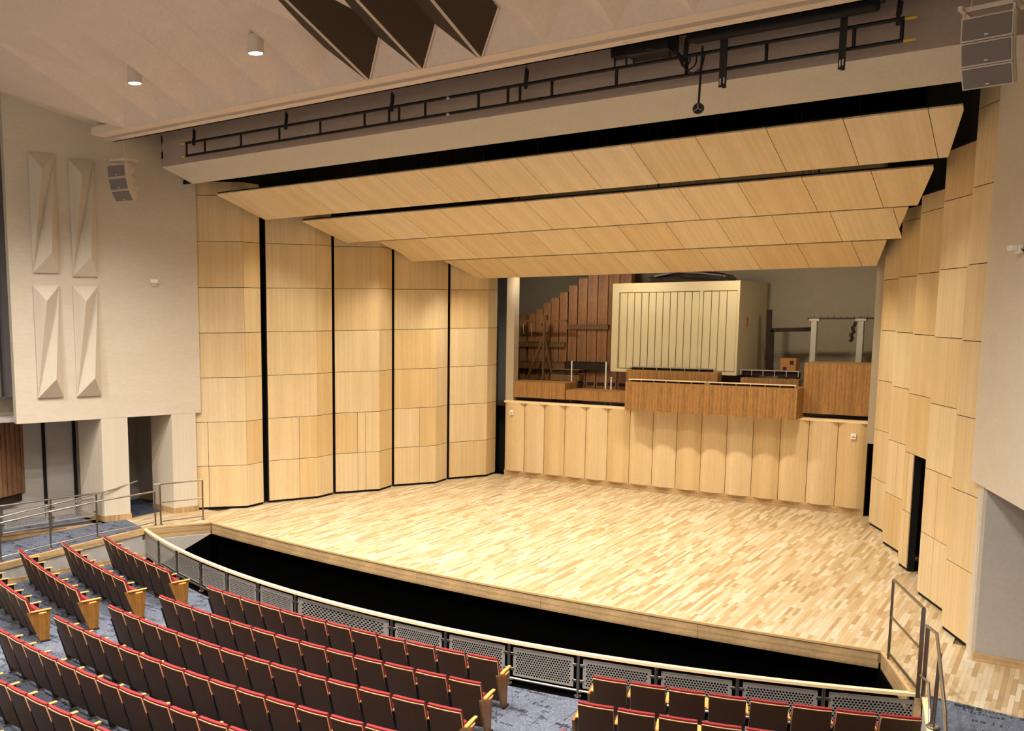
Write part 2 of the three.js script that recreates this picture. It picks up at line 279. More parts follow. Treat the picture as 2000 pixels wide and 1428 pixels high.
// ---------------- ceiling reflectors
{
  const cs = [[-.87, 8.49, -2.38, 7.935, 8.10, 7.79], [-3.49, 7.955, -5.02, 7.425, 7.45, 7.05], [-6.11, 7.505, -7.53, 6.965, 6.75, 6.33], [-8.57, 7.005, -10.04, 6.485, 6.02, 5.6]];
  const names = ['widest, hanging closest to the house beam', 'second from the house beam', 'third from the house beam', 'smallest, hanging above the organ loft'];
  cs.forEach(([zf, yf, zr, yr, xf, xr], i) => {
    const t = thing('ceiling_reflector', `long tilted maple ceiling reflector, ${names[i]}`, 'acoustic reflector', [.05, yf, zf], 0, 'tilted maple reflectors over the stage');
    const edges = [-9]; for (let k = -8; k <= 8; k++) { const x = .57 + 1.18 * k; if (x > -xf + .15 && x < xf - .15) edges.push(x); } edges.push(9);
    const half = f => xf + (xr - xf) * f, P = (x, f) => V(x, (yr - yf) * f, (zr - zf) * f), nib = i < 2 ? .1 : 0;
    for (let k = 0; k < edges.length - 1; k++) {
      const a = edges[k] + .006, b = edges[k + 1] - .006;
      const al = Math.max(a, -xf), bl = Math.min(b, xf), ar = Math.max(a, -xr), br = Math.min(b, xr);
      let pts = a < -8 ? [P(-xf, 0), P(-xr, 1), P(b, 1), P(b, 0)] : b > 8 ? [P(a, 0), P(a, 1), P(xr, 1), P(half(nib) + .03 * nib * 10, nib), P(xf, 0)] : [P(a, 0), P(a, 1), P(b, 1), P(b, 0)];
      if (a < -8 && -xr > b - .05) pts = [P(-xf, 0), P(b, (b + xf) / (xf - xr)), P(b, 0)];
      if (b > 8 && xr < a + .05) pts = [P(a, 0), P(a, (xf - a) / (xf - xr)), P(xf, 0)];
      mesh('veneer_panel', slab([...pts].reverse(), .03, rnd() * 4), pick(canopyM), t);
    }
    const up = .045; mesh('steel_frame', slab([P(-xf + .03, .02), P(-xr + .03, .98), P(xr - .03, .98), P(xf - .03, .02)].reverse().map(p => p.add(V(0, up, 0))), .03), M.black, t);
    mesh('steel_truss', merge([bar(P(-xf + .3, .3).add(V(0, .16, 0)), P(xf - .3, .3).add(V(0, .16, 0)), .06, .06), bar(P(-xf + .6, .7).add(V(0, .16, 0)), P(xf - .6, .7).add(V(0, .16, 0)), .06, .06)]), M.blackMetal, t);
    for (const f of [-.7, -.25, .25, .7]) for (const k of [.3, .7]) mesh('hanger_wire', tube(P(f * xf, k).add(V(0, .1, 0)), P(f * xf, k).add(V(0, 12.9 - yf, 0)), .006, 5), M.blackMetal, t);
  });
}
console.log('shell done');

// ---------------- proscenium beam, trim soffit, ceiling
{
  const zf = .35, yf = hz(1300, 175, zf).y, zr = -.35, yr = hz(1300, 236.3, zr).y, x0 = hz(316, 327.3, zf).x, x1 = 10.4;
  const b = struct('trim_1', 'proscenium beam with sloped beige soffit and taupe front face', 'beam');
  mesh('soffit', slab([V(x0, yf, zf), V(hz(376.3, 359.8, zr).x, yr, zr), V(x1, yr, zr), V(x1, yf, zf)], .08), M.wall, b);
  mesh('front_face', boxR(x0, x1, yf, 12.9, zf - .08, zf), M.taupe, b);
  mesh('rear_face', boxR(x0 + .02, x1, yr + .02, 12.9, zr - .04, zr + .02), M.black, b);
  mesh('end_face', slab([V(x0, yf, zf), V(x0, 12.9, zf), V(x0, 12.9, zr), V(x0, yr + .1, zr)], .06), M.taupe, b);
  const t = struct('trim_2', 'beige soffit trim with linear air slot along the ceiling front', 'trim');
  mesh('soffit_band', boxR(-9.2, 9.4, 9.62, 9.8, 1.43, 1.76), M.ceilingPaint, t); mesh('soffit_band', boxR(-8.9, 9.4, 9.62, 9.8, 1.98, 2.35), M.ceilingPaint, t);
  mesh('slot_back', boxR(-9.0, 9.4, 9.7, 9.8, 1.74, 2.0), M.taupe, t);
  for (const z of [1.82, 1.87, 1.92]) mesh('slot_vane', boxR(-8.9, 9.4, 9.635, 9.7, z - .006, z + .006), M.ceilingPaint, t);
  mesh('recess_face', boxR(-9.2, 9.4, 9.62, 12.8, 1.43, 1.5), M.taupe, t);
  for (const [u, v] of [[570, 210.5], [855, 153], [1222, 80], [1480, 38]]) { const p = hz(u, v, 1.6); mesh('sprinkler_plate', new THREE.CylinderGeometry(.05, .05, .012, 16).translate(p.x, 9.615, 1.6), M.ceilingPaint, t); }
}
{
  const c = struct('ceiling', 'beige folded plaster ceiling with triangular pleats', 'ceiling');
  const S = 1.163, Bx = i => -6.5 + S * i, zB = 2.35, yB = 9.63, zA = 2.83, yA = 10.2, zT = 3.45, yT = 10.4, zU = 5.6, yU = 10.88;
  const B = i => V(Bx(i), yB, zB), A = i => V(Bx(i + .5), yA, zA), T = i => V(Bx(i + .5), yT, zT), U = i => V(Bx(i), yU, zU);
  for (let i = -1; i < 14; i++) {
    mesh('pleat_end', facets([[B(i), B(i + 1), A(i)]]), M.ceilingPaint, c);
    mesh('pleat_side', facets([[B(i), A(i), T(i)], [B(i), T(i), U(i)]]), M.ceilingPaint, c);
    mesh('pleat_side', facets([[B(i + 1), T(i), A(i)], [B(i + 1), U(i + 1), T(i)]]), M.ceilingPaint, c);
    mesh('pleat_top', facets([[T(i), U(i + 1), U(i)]]), M.ceilingPaint, c);
  }
  mesh('rear_ceiling', slab([V(-14, yU, zU), V(-14, yU + .7, zU + 3.4), V(14, yU + .7, zU + 3.4), V(14, yU, zU)].reverse(), .1), M.ceilingPaint, c);
  mesh('rear_ceiling', boxR(-14, 14, yU + .7, yU + .8, zU + 3.3, 26.2), M.ceilingPaint, c);
  mesh('roof_slab', boxR(-14.2, 14.2, 12.7, 12.9, 1.3, 26.2), M.black, c);
  mesh('side_ceiling', facets([[B(-1), V(-10.25, 10.3, 2.3), V(-10.8, 10.64, 3.6)], [B(-1), V(-10.8, 10.64, 3.6), V(-11.6, 11.15, 5.6)], [B(-1), V(-11.6, 11.15, 5.6), U(-1)]]), M.ceilingPaint, c);
  mesh('side_ceiling', facets([[B(-1), V(-9.0, 9.63, 1.45), V(-9.75, 9.95, .9)], [B(-1), V(-9.75, 9.95, .9), V(-10.25, 10.3, 2.3)], [V(-11.6, 11.15, 5.6), V(-14, 11.5, 5.6), V(-14, 12, 8.8)], [V(-11.6, 11.15, 5.6), V(-14, 12, 8.8), U(-1)], [V(-10.8, 10.64, 3.6), V(-13.5, 10.7, 3.6), V(-14, 11.5, 5.6)], [V(-10.8, 10.64, 3.6), V(-14, 11.5, 5.6), V(-11.6, 11.15, 5.6)]]), M.ceilingPaint, c);
  // brown fabric panels on three pleats
  const dir = U(0).sub(B(0));
  for (const i of [5, 6, 7]) {
    const n = (p, q, r) => q.clone().sub(p).cross(r.clone().sub(p)).normalize();
    const right = [B(i), A(i), A(i).add(dir.clone().multiplyScalar(1.3)), B(i).add(dir.clone().multiplyScalar(1.3))], left = [B(i), B(i).add(dir.clone().multiplyScalar(1.3)), A(i - 1).add(dir.clone().multiplyScalar(1.3)), A(i - 1)];
    const t = thing('acoustic_ceiling_panel', ['dark brown fabric ceiling panel folded over the pleat closest to the ceiling downlights', 'dark brown fabric ceiling panel, middle one of three on the pleats', 'dark brown fabric ceiling panel beside the bare pale pleats above the projector'][i - 5], 'ceiling panel', [0, 0, 0], 0, 'brown fabric panels on the ceiling pleats');
    const mk = (q, name) => {
      let N = n(q[0], q[1], q[2]); if (N.y > 0) { q = [...q].reverse(); N = N.negate(); }
      const c0 = q.reduce((s, p) => s.add(p), V(0, 0, 0)).multiplyScalar(.25);
      const out = q.map(p => p.clone().addScaledVector(N, .05)), inn = out.map(p => { const d = c0.clone().sub(p); return p.clone().addScaledVector(d.normalize(), .04).addScaledVector(N, .004); });
      mesh('panel_frame', slab(out, .045), M.ceilingPaint, t); mesh(name, slab(inn, .004), M.brownFabric, t);
    };
    mk(right, 'fabric_face'); mk(left, 'fabric_face');
  }
}
// ---------------- side walls
const WLa = [-8.99, -.75], WLb = [-9.91, 1.62], wl = z => WLa[0] + (WLb[0] - WLa[0]) * (z - WLa[1]) / (WLb[1] - WLa[1]);
const wr = z => 8.83 + .345 * (z + .33);
{
  const w = struct('wall_left', 'tall beige splayed wall with openings and pillars below', 'wall');
  mesh('upper_wall', strip([[wl(-.95), -.95], [wl(3.58), 3.58]].reverse(), 2.72, 12.8, .35), M.wall, w);
  const pillar = (z0, z1, depth) => { mesh('pillar', column([[wl(z1), z1], [wl(z0), z0], [wl(z0) - depth, z0 + .1], [wl(z1) - depth, z1 - .12]], 0, 2.73), M.wall, w); mesh('pillar_base', column([[wl(z1) + .025, z1 + .02], [wl(z0) + .025, z0 - .02], [wl(z0) - depth, z0 + .08], [wl(z1) - depth, z1 - .1]], 0, .16), M.maple, w); };
  pillar(-.8, -.16, 1.0); pillar(.97, 1.62, 1.15);
  // recess behind the openings
  mesh('passage_wall', boxR(-11.9, -9.15, 0, 2.75, -1.15, -1.05), M.wallGrey, w); mesh('passage_base', boxR(-11.9, -9.2, 0, .13, -1.05, -1.02), M.maple, w);
  mesh('passage_wall', strip([[-11.75, -1.1], [-11.4, 1.4], [-12.1, 2.9], [-12.9, 5.6]].reverse(), -.4, 2.75, .1), M.wallGrey, w);
  mesh('passage_ceiling', column([[wl(-1.2) - .2, -1.2], [-13, -1.2], [-13, 5.6], [-12.3, 5.6], [wl(3.5) - .3, 3.5]], 2.74, 2.85), M.wallGrey, w);
  mesh('high_back_wall', strip([[-11.45, 2.6], [-12.6, 6.5]].reverse(), 2.85, 12.8, .1), M.wall, w);
  for (const [x, z] of [[-11.72, 2.15], [-11.37, 1.43]]) mesh('door_gap', boxR(x - .03, x + .03, -.1, 2.73, z - .035, z + .035), M.darkGap, w);
  const f = struct('wall_right', 'beige splayed wall with grey pillar beside the stage steps', 'wall');
  mesh('upper_wall', strip([[wr(-1.0), -1.0], [wr(9), 9]], 2.72, 12.8, .35), M.wall, f);
  mesh('pillar', boxR(8.86, 9.75, 0, 2.73, -.98, -.44), M.wallGrey, f); mesh('pillar', boxR(8.78, 8.88, 0, 2.74, -.98, -.5), M.wall, f);
  mesh('pillar_base', boxR(8.84, 9.8, 0, .13, -.96, -.41), M.maple, f);
  mesh('return_wall', slab([V(8.76, 0, -.9), V(8.86, 0, -.45), V(8.86, 9.7, -.45), V(8.76, 12, -.9)].reverse(), .05), M.wall, f);
  mesh('passage_wall', boxR(9.75, 13.5, 0, 2.75, -1.2, -1.1), M.wallGrey, f); mesh('passage_wall', boxR(11.2, 11.3, -.9, 2.75, -1.2, 9), M.wallGrey, f); mesh('passage_ceiling', column([[wr(-1.2) + .1, -1.2], [13.5, -1.2], [13.5, 9], [wr(9) + .1, 9]], 2.73, 2.85), M.wallGrey, f);
  const o = struct('wall_rear', 'plain house walls behind the seating', 'wall');
  mesh('house_wall', boxR(-14.2, 14.2, -.9, 12.7, 26, 26.2), M.wall, o); mesh('house_wall', boxR(13, 13.2, -.9, 12.7, 8.8, 26), M.wall, o); mesh('house_wall', boxR(-13.2, -13, -.9, 12.7, 5.4, 26), M.wall, o);
}
// ---------------- back wall with bowed panels
{
  const w = struct('wall_back', 'low back wall of bowed upright maple panels under the organ loft', 'wall');
  const xa = -5.03, xb = 5.56, n = 15, pw = (xb - xa) / n;
  const bow = (() => {                                    // one bowed panel
    const k = 8, f = [], H0 = .19, H1 = 2.44, z = t => .11 * (1 - (2 * t - 1) ** 2);
    for (let i = 0; i < k; i++) { const a = i / k, b = (i + 1) / k, x0 = (a - .5) * (pw - .014), x1 = (b - .5) * (pw - .014); f.push([V(x0, H0, z(a)), V(x1, H0, z(b)), V(x1, H1, z(b))], [V(x0, H0, z(a)), V(x1, H1, z(b)), V(x0, H1, z(a))], [V(x0, H0, z(a)), V(x0, H0, -.02), V(x1, H0, -.02)], [V(x0, H0, z(a)), V(x1, H0, -.02), V(x1, H0, z(b))], [V(x0, H1, z(a)), V(x1, H1, z(b)), V(x1, H1, -.02)], [V(x0, H1, z(a)), V(x1, H1, -.02), V(x0, H1, -.02)]); }
    const g = facets(f), p = g.attributes.position; for (let i = 0; i < p.count; i++) g.attributes.uv.setXY(i, p.getX(i), p.getY(i)); return g;
  })();
  const bows = [0, 1.3, 2.9].map(o => { const g = bow.clone(); for (let i = 0; i < g.attributes.uv.count; i++) g.attributes.uv.setX(i, g.attributes.uv.getX(i) + o); return g; });
  for (let i = 0; i < n; i++) { const o = mesh('bowed_panel', bows[i % 3], backV[(i * 2) % 3], w); o.position.set(xa + pw * (i + .5), 0, -10.93); }
  mesh('plinth', boxR(xa, xb, 0, .19, -11.0, -10.9), M.maple, w);
  mesh('wall_core', boxR(xa, xb, 0, 2.44, -11.1, -10.955), M.organOld, w);
  mesh('ledge', boxR(xa, xb, 2.44, 2.5, -11.15, -10.84), M.railWood, w);
}
console.log('structure done');

// ================================================================ LAMPS
function spot(pos, target, color, I, angle, pen, size = 4) {
  const l = new THREE.SpotLight(color, I, 0, angle, pen, 2); l.position.copy(pos); l.target.position.copy(target); l.castShadow = true; l.shadow.radius = size; scene.add(l, l.target); return l;
}
{ // ceiling downlights of the house: white cylinders with glowing lens
  const spots = [[-5.6, 10.05, 3.72], [-2.2, 10.05, 3.74], [1.3, 10.7, 5.4], [4.8, 10.7, 5.4], [-8.0, 10.9, 8.2], [-4.4, 10.9, 8.2], [-.8, 10.9, 8.2], [2.8, 10.9, 8.2], [6.4, 10.9, 8.2], [-8.0, 11, 13.5], [-3, 11, 13.5], [2, 11, 13.5], [7, 11, 13.5]];
  spots.forEach(([x, y, z], i) => {
    const lab = i === 0 ? 'white cylinder downlight on the pleated ceiling, the one above the wall of diamond panels' : i === 1 ? 'white cylinder downlight on the pleated ceiling beside the brown fabric panels' : 'white cylinder downlight of the house ceiling outside the view';
    const t = thing('ceiling_downlight', lab, 'downlight', [x, y, z], 0, i < 2 ? null : 'house downlights beyond the picture');
    mesh('housing', new THREE.LatheGeometry([[0, .36], [.06, .36], [.14, .33], [.145, .3], [.145, 0], [.135, 0], [.13, .02], [0, .02]].map(p => new THREE.Vector2(...p)), 28), M.speakerWhite, t);
    mesh('lens', new THREE.CylinderGeometry(.128, .128, .01, 28).translate(0, .012, 0), M.lampGlass, t);
    mesh('mount', merge([box(.08, .5, .08, 0, .55, 0), box(.34, .03, .05, 0, .2, 0)]), M.speakerWhite, t);
    spot(V(x, y - .03, z), V(x, y - 5, z), HOUSE, HOUSE_I, 1.12, .6, 6);
  });
}
{ // unseen fill lamps, added behind the camera to bounce light onto the reflectors
  for (const x of [-9, -4.5, 0, 4.5, 9]) {
    const t = thing('added_fill_lamp', 'added unseen fill lamp brightening the rear house wall', 'fill lamp', [x, 11.1, 21.5], 0, 'added fill lamps at the rear of the house');
    mesh('housing', rbox(.3, .2, .2, .03), M.speakerWhite, t); mesh('lens', box(.24, .02, .14, 0, -.105, .02), M.lampGlass, t); mesh('stem', box(.03, .5, .03, 0, .33, 0), M.speakerWhite, t);
    spot(V(x, 10.96, 21.55), V(x, 4.5, 26), HOUSE, REAR_I, 1.1, .6, 8);
  }
}
{ // stage downlights in the slots between the reflectors
  const rows = [[-2.85, 8.05, [-6.4, -3.9, -1.3, 1.3, 3.9, 6.4], 2.6, 1.05, .62], [-3.0, 8.06, [-5.4, -2.7, 0, 2.7, 5.4], -.9, .98, .75], [-5.56, 7.5, [-5.2, -1.8, 1.8, 5.2], -.4, 1.0, .98], [-8.05, 7.03, [-4.5, -1.5, 1.5, 4.5], -1.2, 1.02, 1.1], [-10.45, 6.75, [-4.2, -1, 2, 4.8], -5, 1.15, .36]];
  rows.forEach(([z, y, xs, dz, ang, k], r) => { for (const x of xs) {
    const t = thing('stage_downlight', `black cylinder stage downlight ${['aimed at the stage front from the slot behind the widest reflector', 'aimed upstage from the slot behind the widest reflector', 'in the slot between second and third reflectors', 'in the slot before the smallest reflector', 'behind the smallest reflector at the organ loft'][r]}`, 'stage light', [x, y, z], 0, 'stage downlights hidden above the reflectors, row ' + ORD[r]);
    mesh('housing', new THREE.LatheGeometry([[0, .34], [.12, .34], [.13, .32], [.13, 0], [.12, 0], [.115, .03], [0, .03]].map(p => new THREE.Vector2(...p)), 20), M.blackMetal, t);
    mesh('lens', new THREE.CylinderGeometry(.11, .11, .01, 20).translate(0, .02, 0), M.stageGlass, t);
    mesh('stem', box(.03, 1.2, .03, 0, .9, 0), M.blackMetal, t);
    spot(V(x, y - .03, z), V(x + .05, r === 4 ? 3.5 : 0, z + dz), WARM, STAGE_I * k, ang, .9, 5);
  } });
}

// ================================================================ PIT RAIL
const RC = -17.3, RR = 20.6;
const perfGeo = (() => {                                  // perforated sheet 1 x .46 m with bordered edge
  const w = 1.02, h = .46, s = new THREE.Shape([[-w / 2, 0], [w / 2, 0], [w / 2, h], [-w / 2, h]].map(p => new THREE.Vector2(...p)));
  const px = .0445, py = .0385, r = .0178; let row = 0;
  for (let y = .042; y < h - .035; y += py, row++) for (let x = -w / 2 + .05 + (row % 2) * px / 2; x < w / 2 - .04; x += px) { const p = new THREE.Path(); for (let k = 0; k < 6; k++) { const a = -k / 6 * Math.PI * 2 + .52; const X = x + r * Math.cos(a), Y = y + r * Math.sin(a); k ? p.lineTo(X, Y) : p.moveTo(X, Y); } p.closePath(); s.holes.push(p); }
  return flat(new THREE.ExtrudeGeometry(s, { depth: .004, bevelEnabled: false }));
})();
const frameGeo = merge([box(1.03, .022, .012, 0, 0, 0), box(1.03, .022, .012, 0, .46, 0), box(.022, .46, .012, -.51, .23, 0), box(.022, .46, .012, .51, .23, 0)]);
const clipGeo = rbox(.07, .045, .03, .008, 1);
{
  const t = thing('pit_rail', 'curved guard rail with maple cap and perforated metal panels along the pit', 'railing');
  const xs = [-8.54, -7.46, -6.37, -5.19, -4.11, -3.01, -1.88, .49, 1.59, 2.75, 3.89, 5.05, 6.16, 7.25, 8.43];
  const at = x => V(x, 0, RC + Math.sqrt(RR * RR - x * x));
  const N = 60, cap = []; for (let i = 0; i <= N; i++) { const x = -8.54 + 16.97 * i / N, p = at(x); cap.push([p.x, p.z + .045]); }
  mesh('wooden_cap', strip(cap, -.05, -.005, .09), M.railWood, t);
  mesh('bottom_tube', pipe(cap.map(p => V(p[0], FY + .1, p[1] - .045)), .022, 8), M.steel, t);
  xs.forEach((x, i) => {
    const p = at(x);
    if (i > 0 && i < xs.length - 1) { const q = mesh('post', merge([new THREE.CylinderGeometry(.027, .027, .7, 12).translate(0, .35, 0)]), M.steelDark, t); q.position.set(p.x, FY, p.z); const f = mesh('floor_flange', new THREE.CylinderGeometry(.055, .06, .02, 16), M.steel, q); f.position.y = .01; }
    if (i === xs.length - 1) return;
    const r = at(xs[i + 1]), L = Math.hypot(r.x - p.x, r.z - p.z), a = -Math.atan2(r.z - p.z, r.x - p.x), mid = p.clone().add(r).multiplyScalar(.5), s = (L - .16) / 1.03;
    const pan = mesh('perforated_panel', perfGeo, M.perf, t); pan.position.set(mid.x, FY + .165, mid.z); pan.rotation.y = a; pan.scale.x = s;
    mesh('panel_frame', frameGeo, M.perf, pan);
    for (const e of [-1, 1]) for (const y of [.36, .1]) { const c = mesh('clip', clipGeo, M.steelDark, t), k = mid.clone().add(V(Math.cos(a), 0, -Math.sin(a)).multiplyScalar(e * (L / 2 - .06))); c.position.set(k.x, FY + .165 + y, k.z); c.rotation.y = a; }
  });
}
// ================================================================ RAMPS
const rampY = z => z < 1.6 ? 0 : -(z - 1.6) / 13.5;
{
  const s = struct('ramp_floor', 'carpeted ramp sloping down from the stage beside the seating', 'ramp');
  const nx = z => -8.5 - .2 * (z - 1.6), fx = z => -9.85 - .41 * (z - 1.7);
  mesh('ramp_carpet', slab([V(-8.62, .004, 1.45), V(-9.78, .004, 1.08), V(fx(1.8), rampY(1.8), 1.8), V(fx(9), rampY(9), 9), V(nx(9), rampY(9), 9)], .15), M.carpet, s);
  mesh('landing_carpet', slab([V(-9.95, .002, 1.9), V(-12.6, .002, 1.2), V(-12.9, .002, 9), V(fx(9), .002, 9)], .1), M.carpet, s);
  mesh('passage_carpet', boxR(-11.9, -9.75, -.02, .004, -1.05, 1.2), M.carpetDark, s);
  mesh('kerb', slab([V(fx(1.75) , 0, 1.75), V(fx(1.75), .004, 1.75), V(fx(8.8), .03, 8.8), V(fx(8.8), rampY(8.8) - .05, 8.8)], .06), M.maple, s);
  mesh('kerb_groove', slab([V(fx(2.6) + .006, -.03, 2.6), V(fx(8.8) + .006, -.185, 8.8), V(fx(8.8) + .006, -.178, 8.8), V(fx(2.6) + .006, -.022, 2.6)].reverse(), .004), M.darkGap, s);
  const w = struct('wall_ramp', 'pale ramp wall with maple cap and base beside the seats', 'wall');
  mesh('pale_board', strip([[nx(1.55), 1.55], [nx(9), 9]].reverse(), i => FY, i => (i ? -.13 : rampY(9) - .13), .05), M.wallGrey, w);
  mesh('maple_cap', strip([[nx(1.5) + .025, 1.5], [nx(9) + .025, 9]].reverse(), i => (i ? -.14 : rampY(9) - .14), i => (i ? .012 : rampY(9) + .012), .1), M.maple, w);
  mesh('maple_base', strip([[nx(1.55) + .012, 1.55], [nx(9) + .012, 9]].reverse(), FY, FY + .11, .05), M.maple, w);
  // near handrail
  const r = thing('ramp_handrail', 'stainless steel handrail with posts on the ramp wall beside the seats', 'handrail');
  const foot = [hy(190.5, 1050, -.06), hy(99.8, 1072, -.16), hy(2, 1097, -.25)], e = hy(304, 1027, 0);
  const rail = (h, sp) => [e.clone().setY(h + sp), V(-8.52, h + sp, 1.65), ...[...foot, foot[2].clone().add(V(-.5, -.18, 2.6))].map(p => V(p.x, p.y + h, p.z))];
  mesh('top_rail', pipe(rail(.9, 0), .021), M.steel, r); mesh('bottom_rail', pipe(rail(.1, 0), .016), M.steel, r);
  for (const p of [...foot, e]) { const q = mesh('post', new THREE.CylinderGeometry(.021, .021, .9, 10).translate(0, .45, 0), M.steelDark, r); q.position.copy(p); const f = mesh('flange', new THREE.CylinderGeometry(.05, .055, .018, 14), M.steel, q); f.position.y = .01; }
  // guard on the landing kerb
  const g = thing('landing_guard', 'stainless guard rail with perforated panels on the kerb above the ramp', 'railing');
  const gp = [[190, 1021], [101, 1034.5], [3, 1050]].map(([u, v]) => hy(u, v, .0)); gp.push(gp[2].clone().add(gp[2].clone().sub(gp[1])));
  mesh('top_rail', pipe([gp[0].clone().add(V(.08, .78, -.25)), ...gp.map(p => p.clone().setY(.78))], .024), M.steel, g);
  mesh('bottom_rail', pipe(gp.map(p => p.clone().setY(.1)), .018), M.steel, g);
  mesh('sloped_handrail', pipe([V(-9.62, 1.0, .75), V(-9.78, .86, 1.35), V(-9.86, .8, 1.75), ...gp.slice(1).map((p, i) => V(p.x + .1, .66 - .13 * i, p.z + .03))], .019), M.steel, g);
  mesh('wall_bracket', pipe([V(-9.76, .9, 1.3), V(-9.77, .84, 1.3), V(-9.86, .84, 1.32)], .012), M.steel, g);
  gp.forEach((p, i) => {
    const q = mesh('post', new THREE.CylinderGeometry(.026, .026, .78, 10).translate(0, .39, 0), M.steelDark, g); q.position.copy(p);
    if (i === 3) return; const n = gp[i + 1], L = Math.hypot(n.x - p.x, n.z - p.z), a = -Math.atan2(n.z - p.z, n.x - p.x), o = mesh('perforated_panel', perfGeo, M.perf, g); o.position.set((p.x + n.x) / 2, .2, (p.z + n.z) / 2); o.rotation.y = a; o.scale.x = (L - .16) / 1.03;
    mesh('panel_frame', frameGeo, M.perf, o);
    for (const e2 of [-1, 1]) for (const y of [.56, .3]) { const c = mesh('clip', clipGeo, M.steelDark, g); c.position.set((p.x + n.x) / 2 + Math.cos(a) * e2 * (L / 2 - .06), y, (p.z + n.z) / 2 - Math.sin(a) * e2 * (L / 2 - .06)); c.rotation.y = a; }
  });
  // short guard at the stage corner
  const c = thing('stage_guard', 'short two-bar steel guard rail standing on the stage corner by the ramp', 'railing');
  const a = hy(314.6, 1026), b = hy(397, 1015.6), H = 1.07;
  mesh('top_rail', pipe([a.clone().add(V(-.09, H, .1)), a.clone().setY(H), b.clone().setY(H)], .021), M.steel, c);
  mesh('middle_rail', pipe([a.clone().setY(.59), b.clone().setY(.59)], .017), M.steel, c); mesh('bottom_rail', pipe([a.clone().setY(.1), b.clone().setY(.1)], .015), M.steelDark, c);
  for (const p of [a, b]) { const q = mesh('post', new THREE.CylinderGeometry(.021, .021, H, 10).translate(0, H / 2, 0), M.steelDark, c); q.position.copy(p); const f = mesh('flange', new THREE.CylinderGeometry(.05, .055, .018, 14), M.steel, q); f.position.y = .01; }
}
{ // ramp on the other side
  const s = struct('ramp_floor', 'carpeted landing and ramp beside the stair rail', 'ramp');
  const ry = z => z < 1.8 ? 0 : -(z - 1.8) / 13.5, cx = z => 8.43 + .18 * (z - 1.55);
  mesh('ramp_carpet', slab([V(cx(1.55), .004, 1.55), V(cx(9), ry(9), 9), V(13, ry(9), 9), V(13, .004, 2.0)], .15), M.carpet, s);
  const w = struct('wall_ramp', 'pale ramp wall with slim maple cap at the rail end', 'wall');
  mesh('pale_board', strip([[cx(1.55), 1.55], [cx(9), 9]], FY, i => (i ? ry(9) - .03 : -.03), .05), M.wallGrey, w);
  mesh('maple_cap', strip([[cx(1.5) - .02, 1.5], [cx(9) - .02, 9]], i => (i ? ry(9) - .04 : -.04), i => (i ? ry(9) + .012 : .012), .07), M.railWood, w);
  mesh('end_post', boxR(8.33, 8.42, FY, -.06, 1.5, 1.58), M.maple, w);
  const c = thing('stair_guard', 'bronze-toned steel guard rail at the stage corner beside the shell towers', 'railing');
  const H = 1.27, a = V(7.815, 0, .31), b = V(8.377, 0, 1.66);
  const at = (p, y) => p.clone().setY(y);
  mesh('top_rail', bar(at(a, H), at(b, H), .03, .03), M.steelDark, c); mesh('middle_rail', bar(at(a, .68), at(b, .68), .025, .025), M.steelDark, c); mesh('bottom_rail', bar(at(a, .1), at(b, .1), .025, .025), M.steelDark, c);
  mesh('post', bar(at(a, -.12), at(a, H), .035, .035), M.steelDark, c); mesh('post', bar(at(b, -.02), at(b, H), .05, .05), M.steelDark, c); mesh('post', bar(at(b, 0).add(V(.06, 0, -.03)), at(b, 1.0).add(V(.06, 0, -.03)), .05, .05), M.steelDark, c);
  const r = thing('ramp_handrail', 'curved steel handrail running down the ramp from the stair guard', 'handrail');
  const top = [V(8.43, 1.05, 1.72), V(8.58, 1.05, 2.0), V(8.72, .95, 2.9), V(8.92, .8, 4.2), V(9.2, .62, 6.5)];
  mesh('top_rail', pipe(top, .021), M.steel, r); mesh('lower_rail', pipe([V(8.4, .32, 1.7), V(8.52, .32, 1.95), V(8.6, .1, 2.35), V(8.62, -.02, 2.5)], .018), M.steel, r);
  mesh('post', tube(V(8.66, -.06, 2.55), V(8.69, .98, 2.62), .024), M.steelDark, r); const f = mesh('flange', new THREE.CylinderGeometry(.07, .08, .02, 18), M.steel, r); f.position.set(8.66, -.04, 2.55);
}
console.log('rails done');

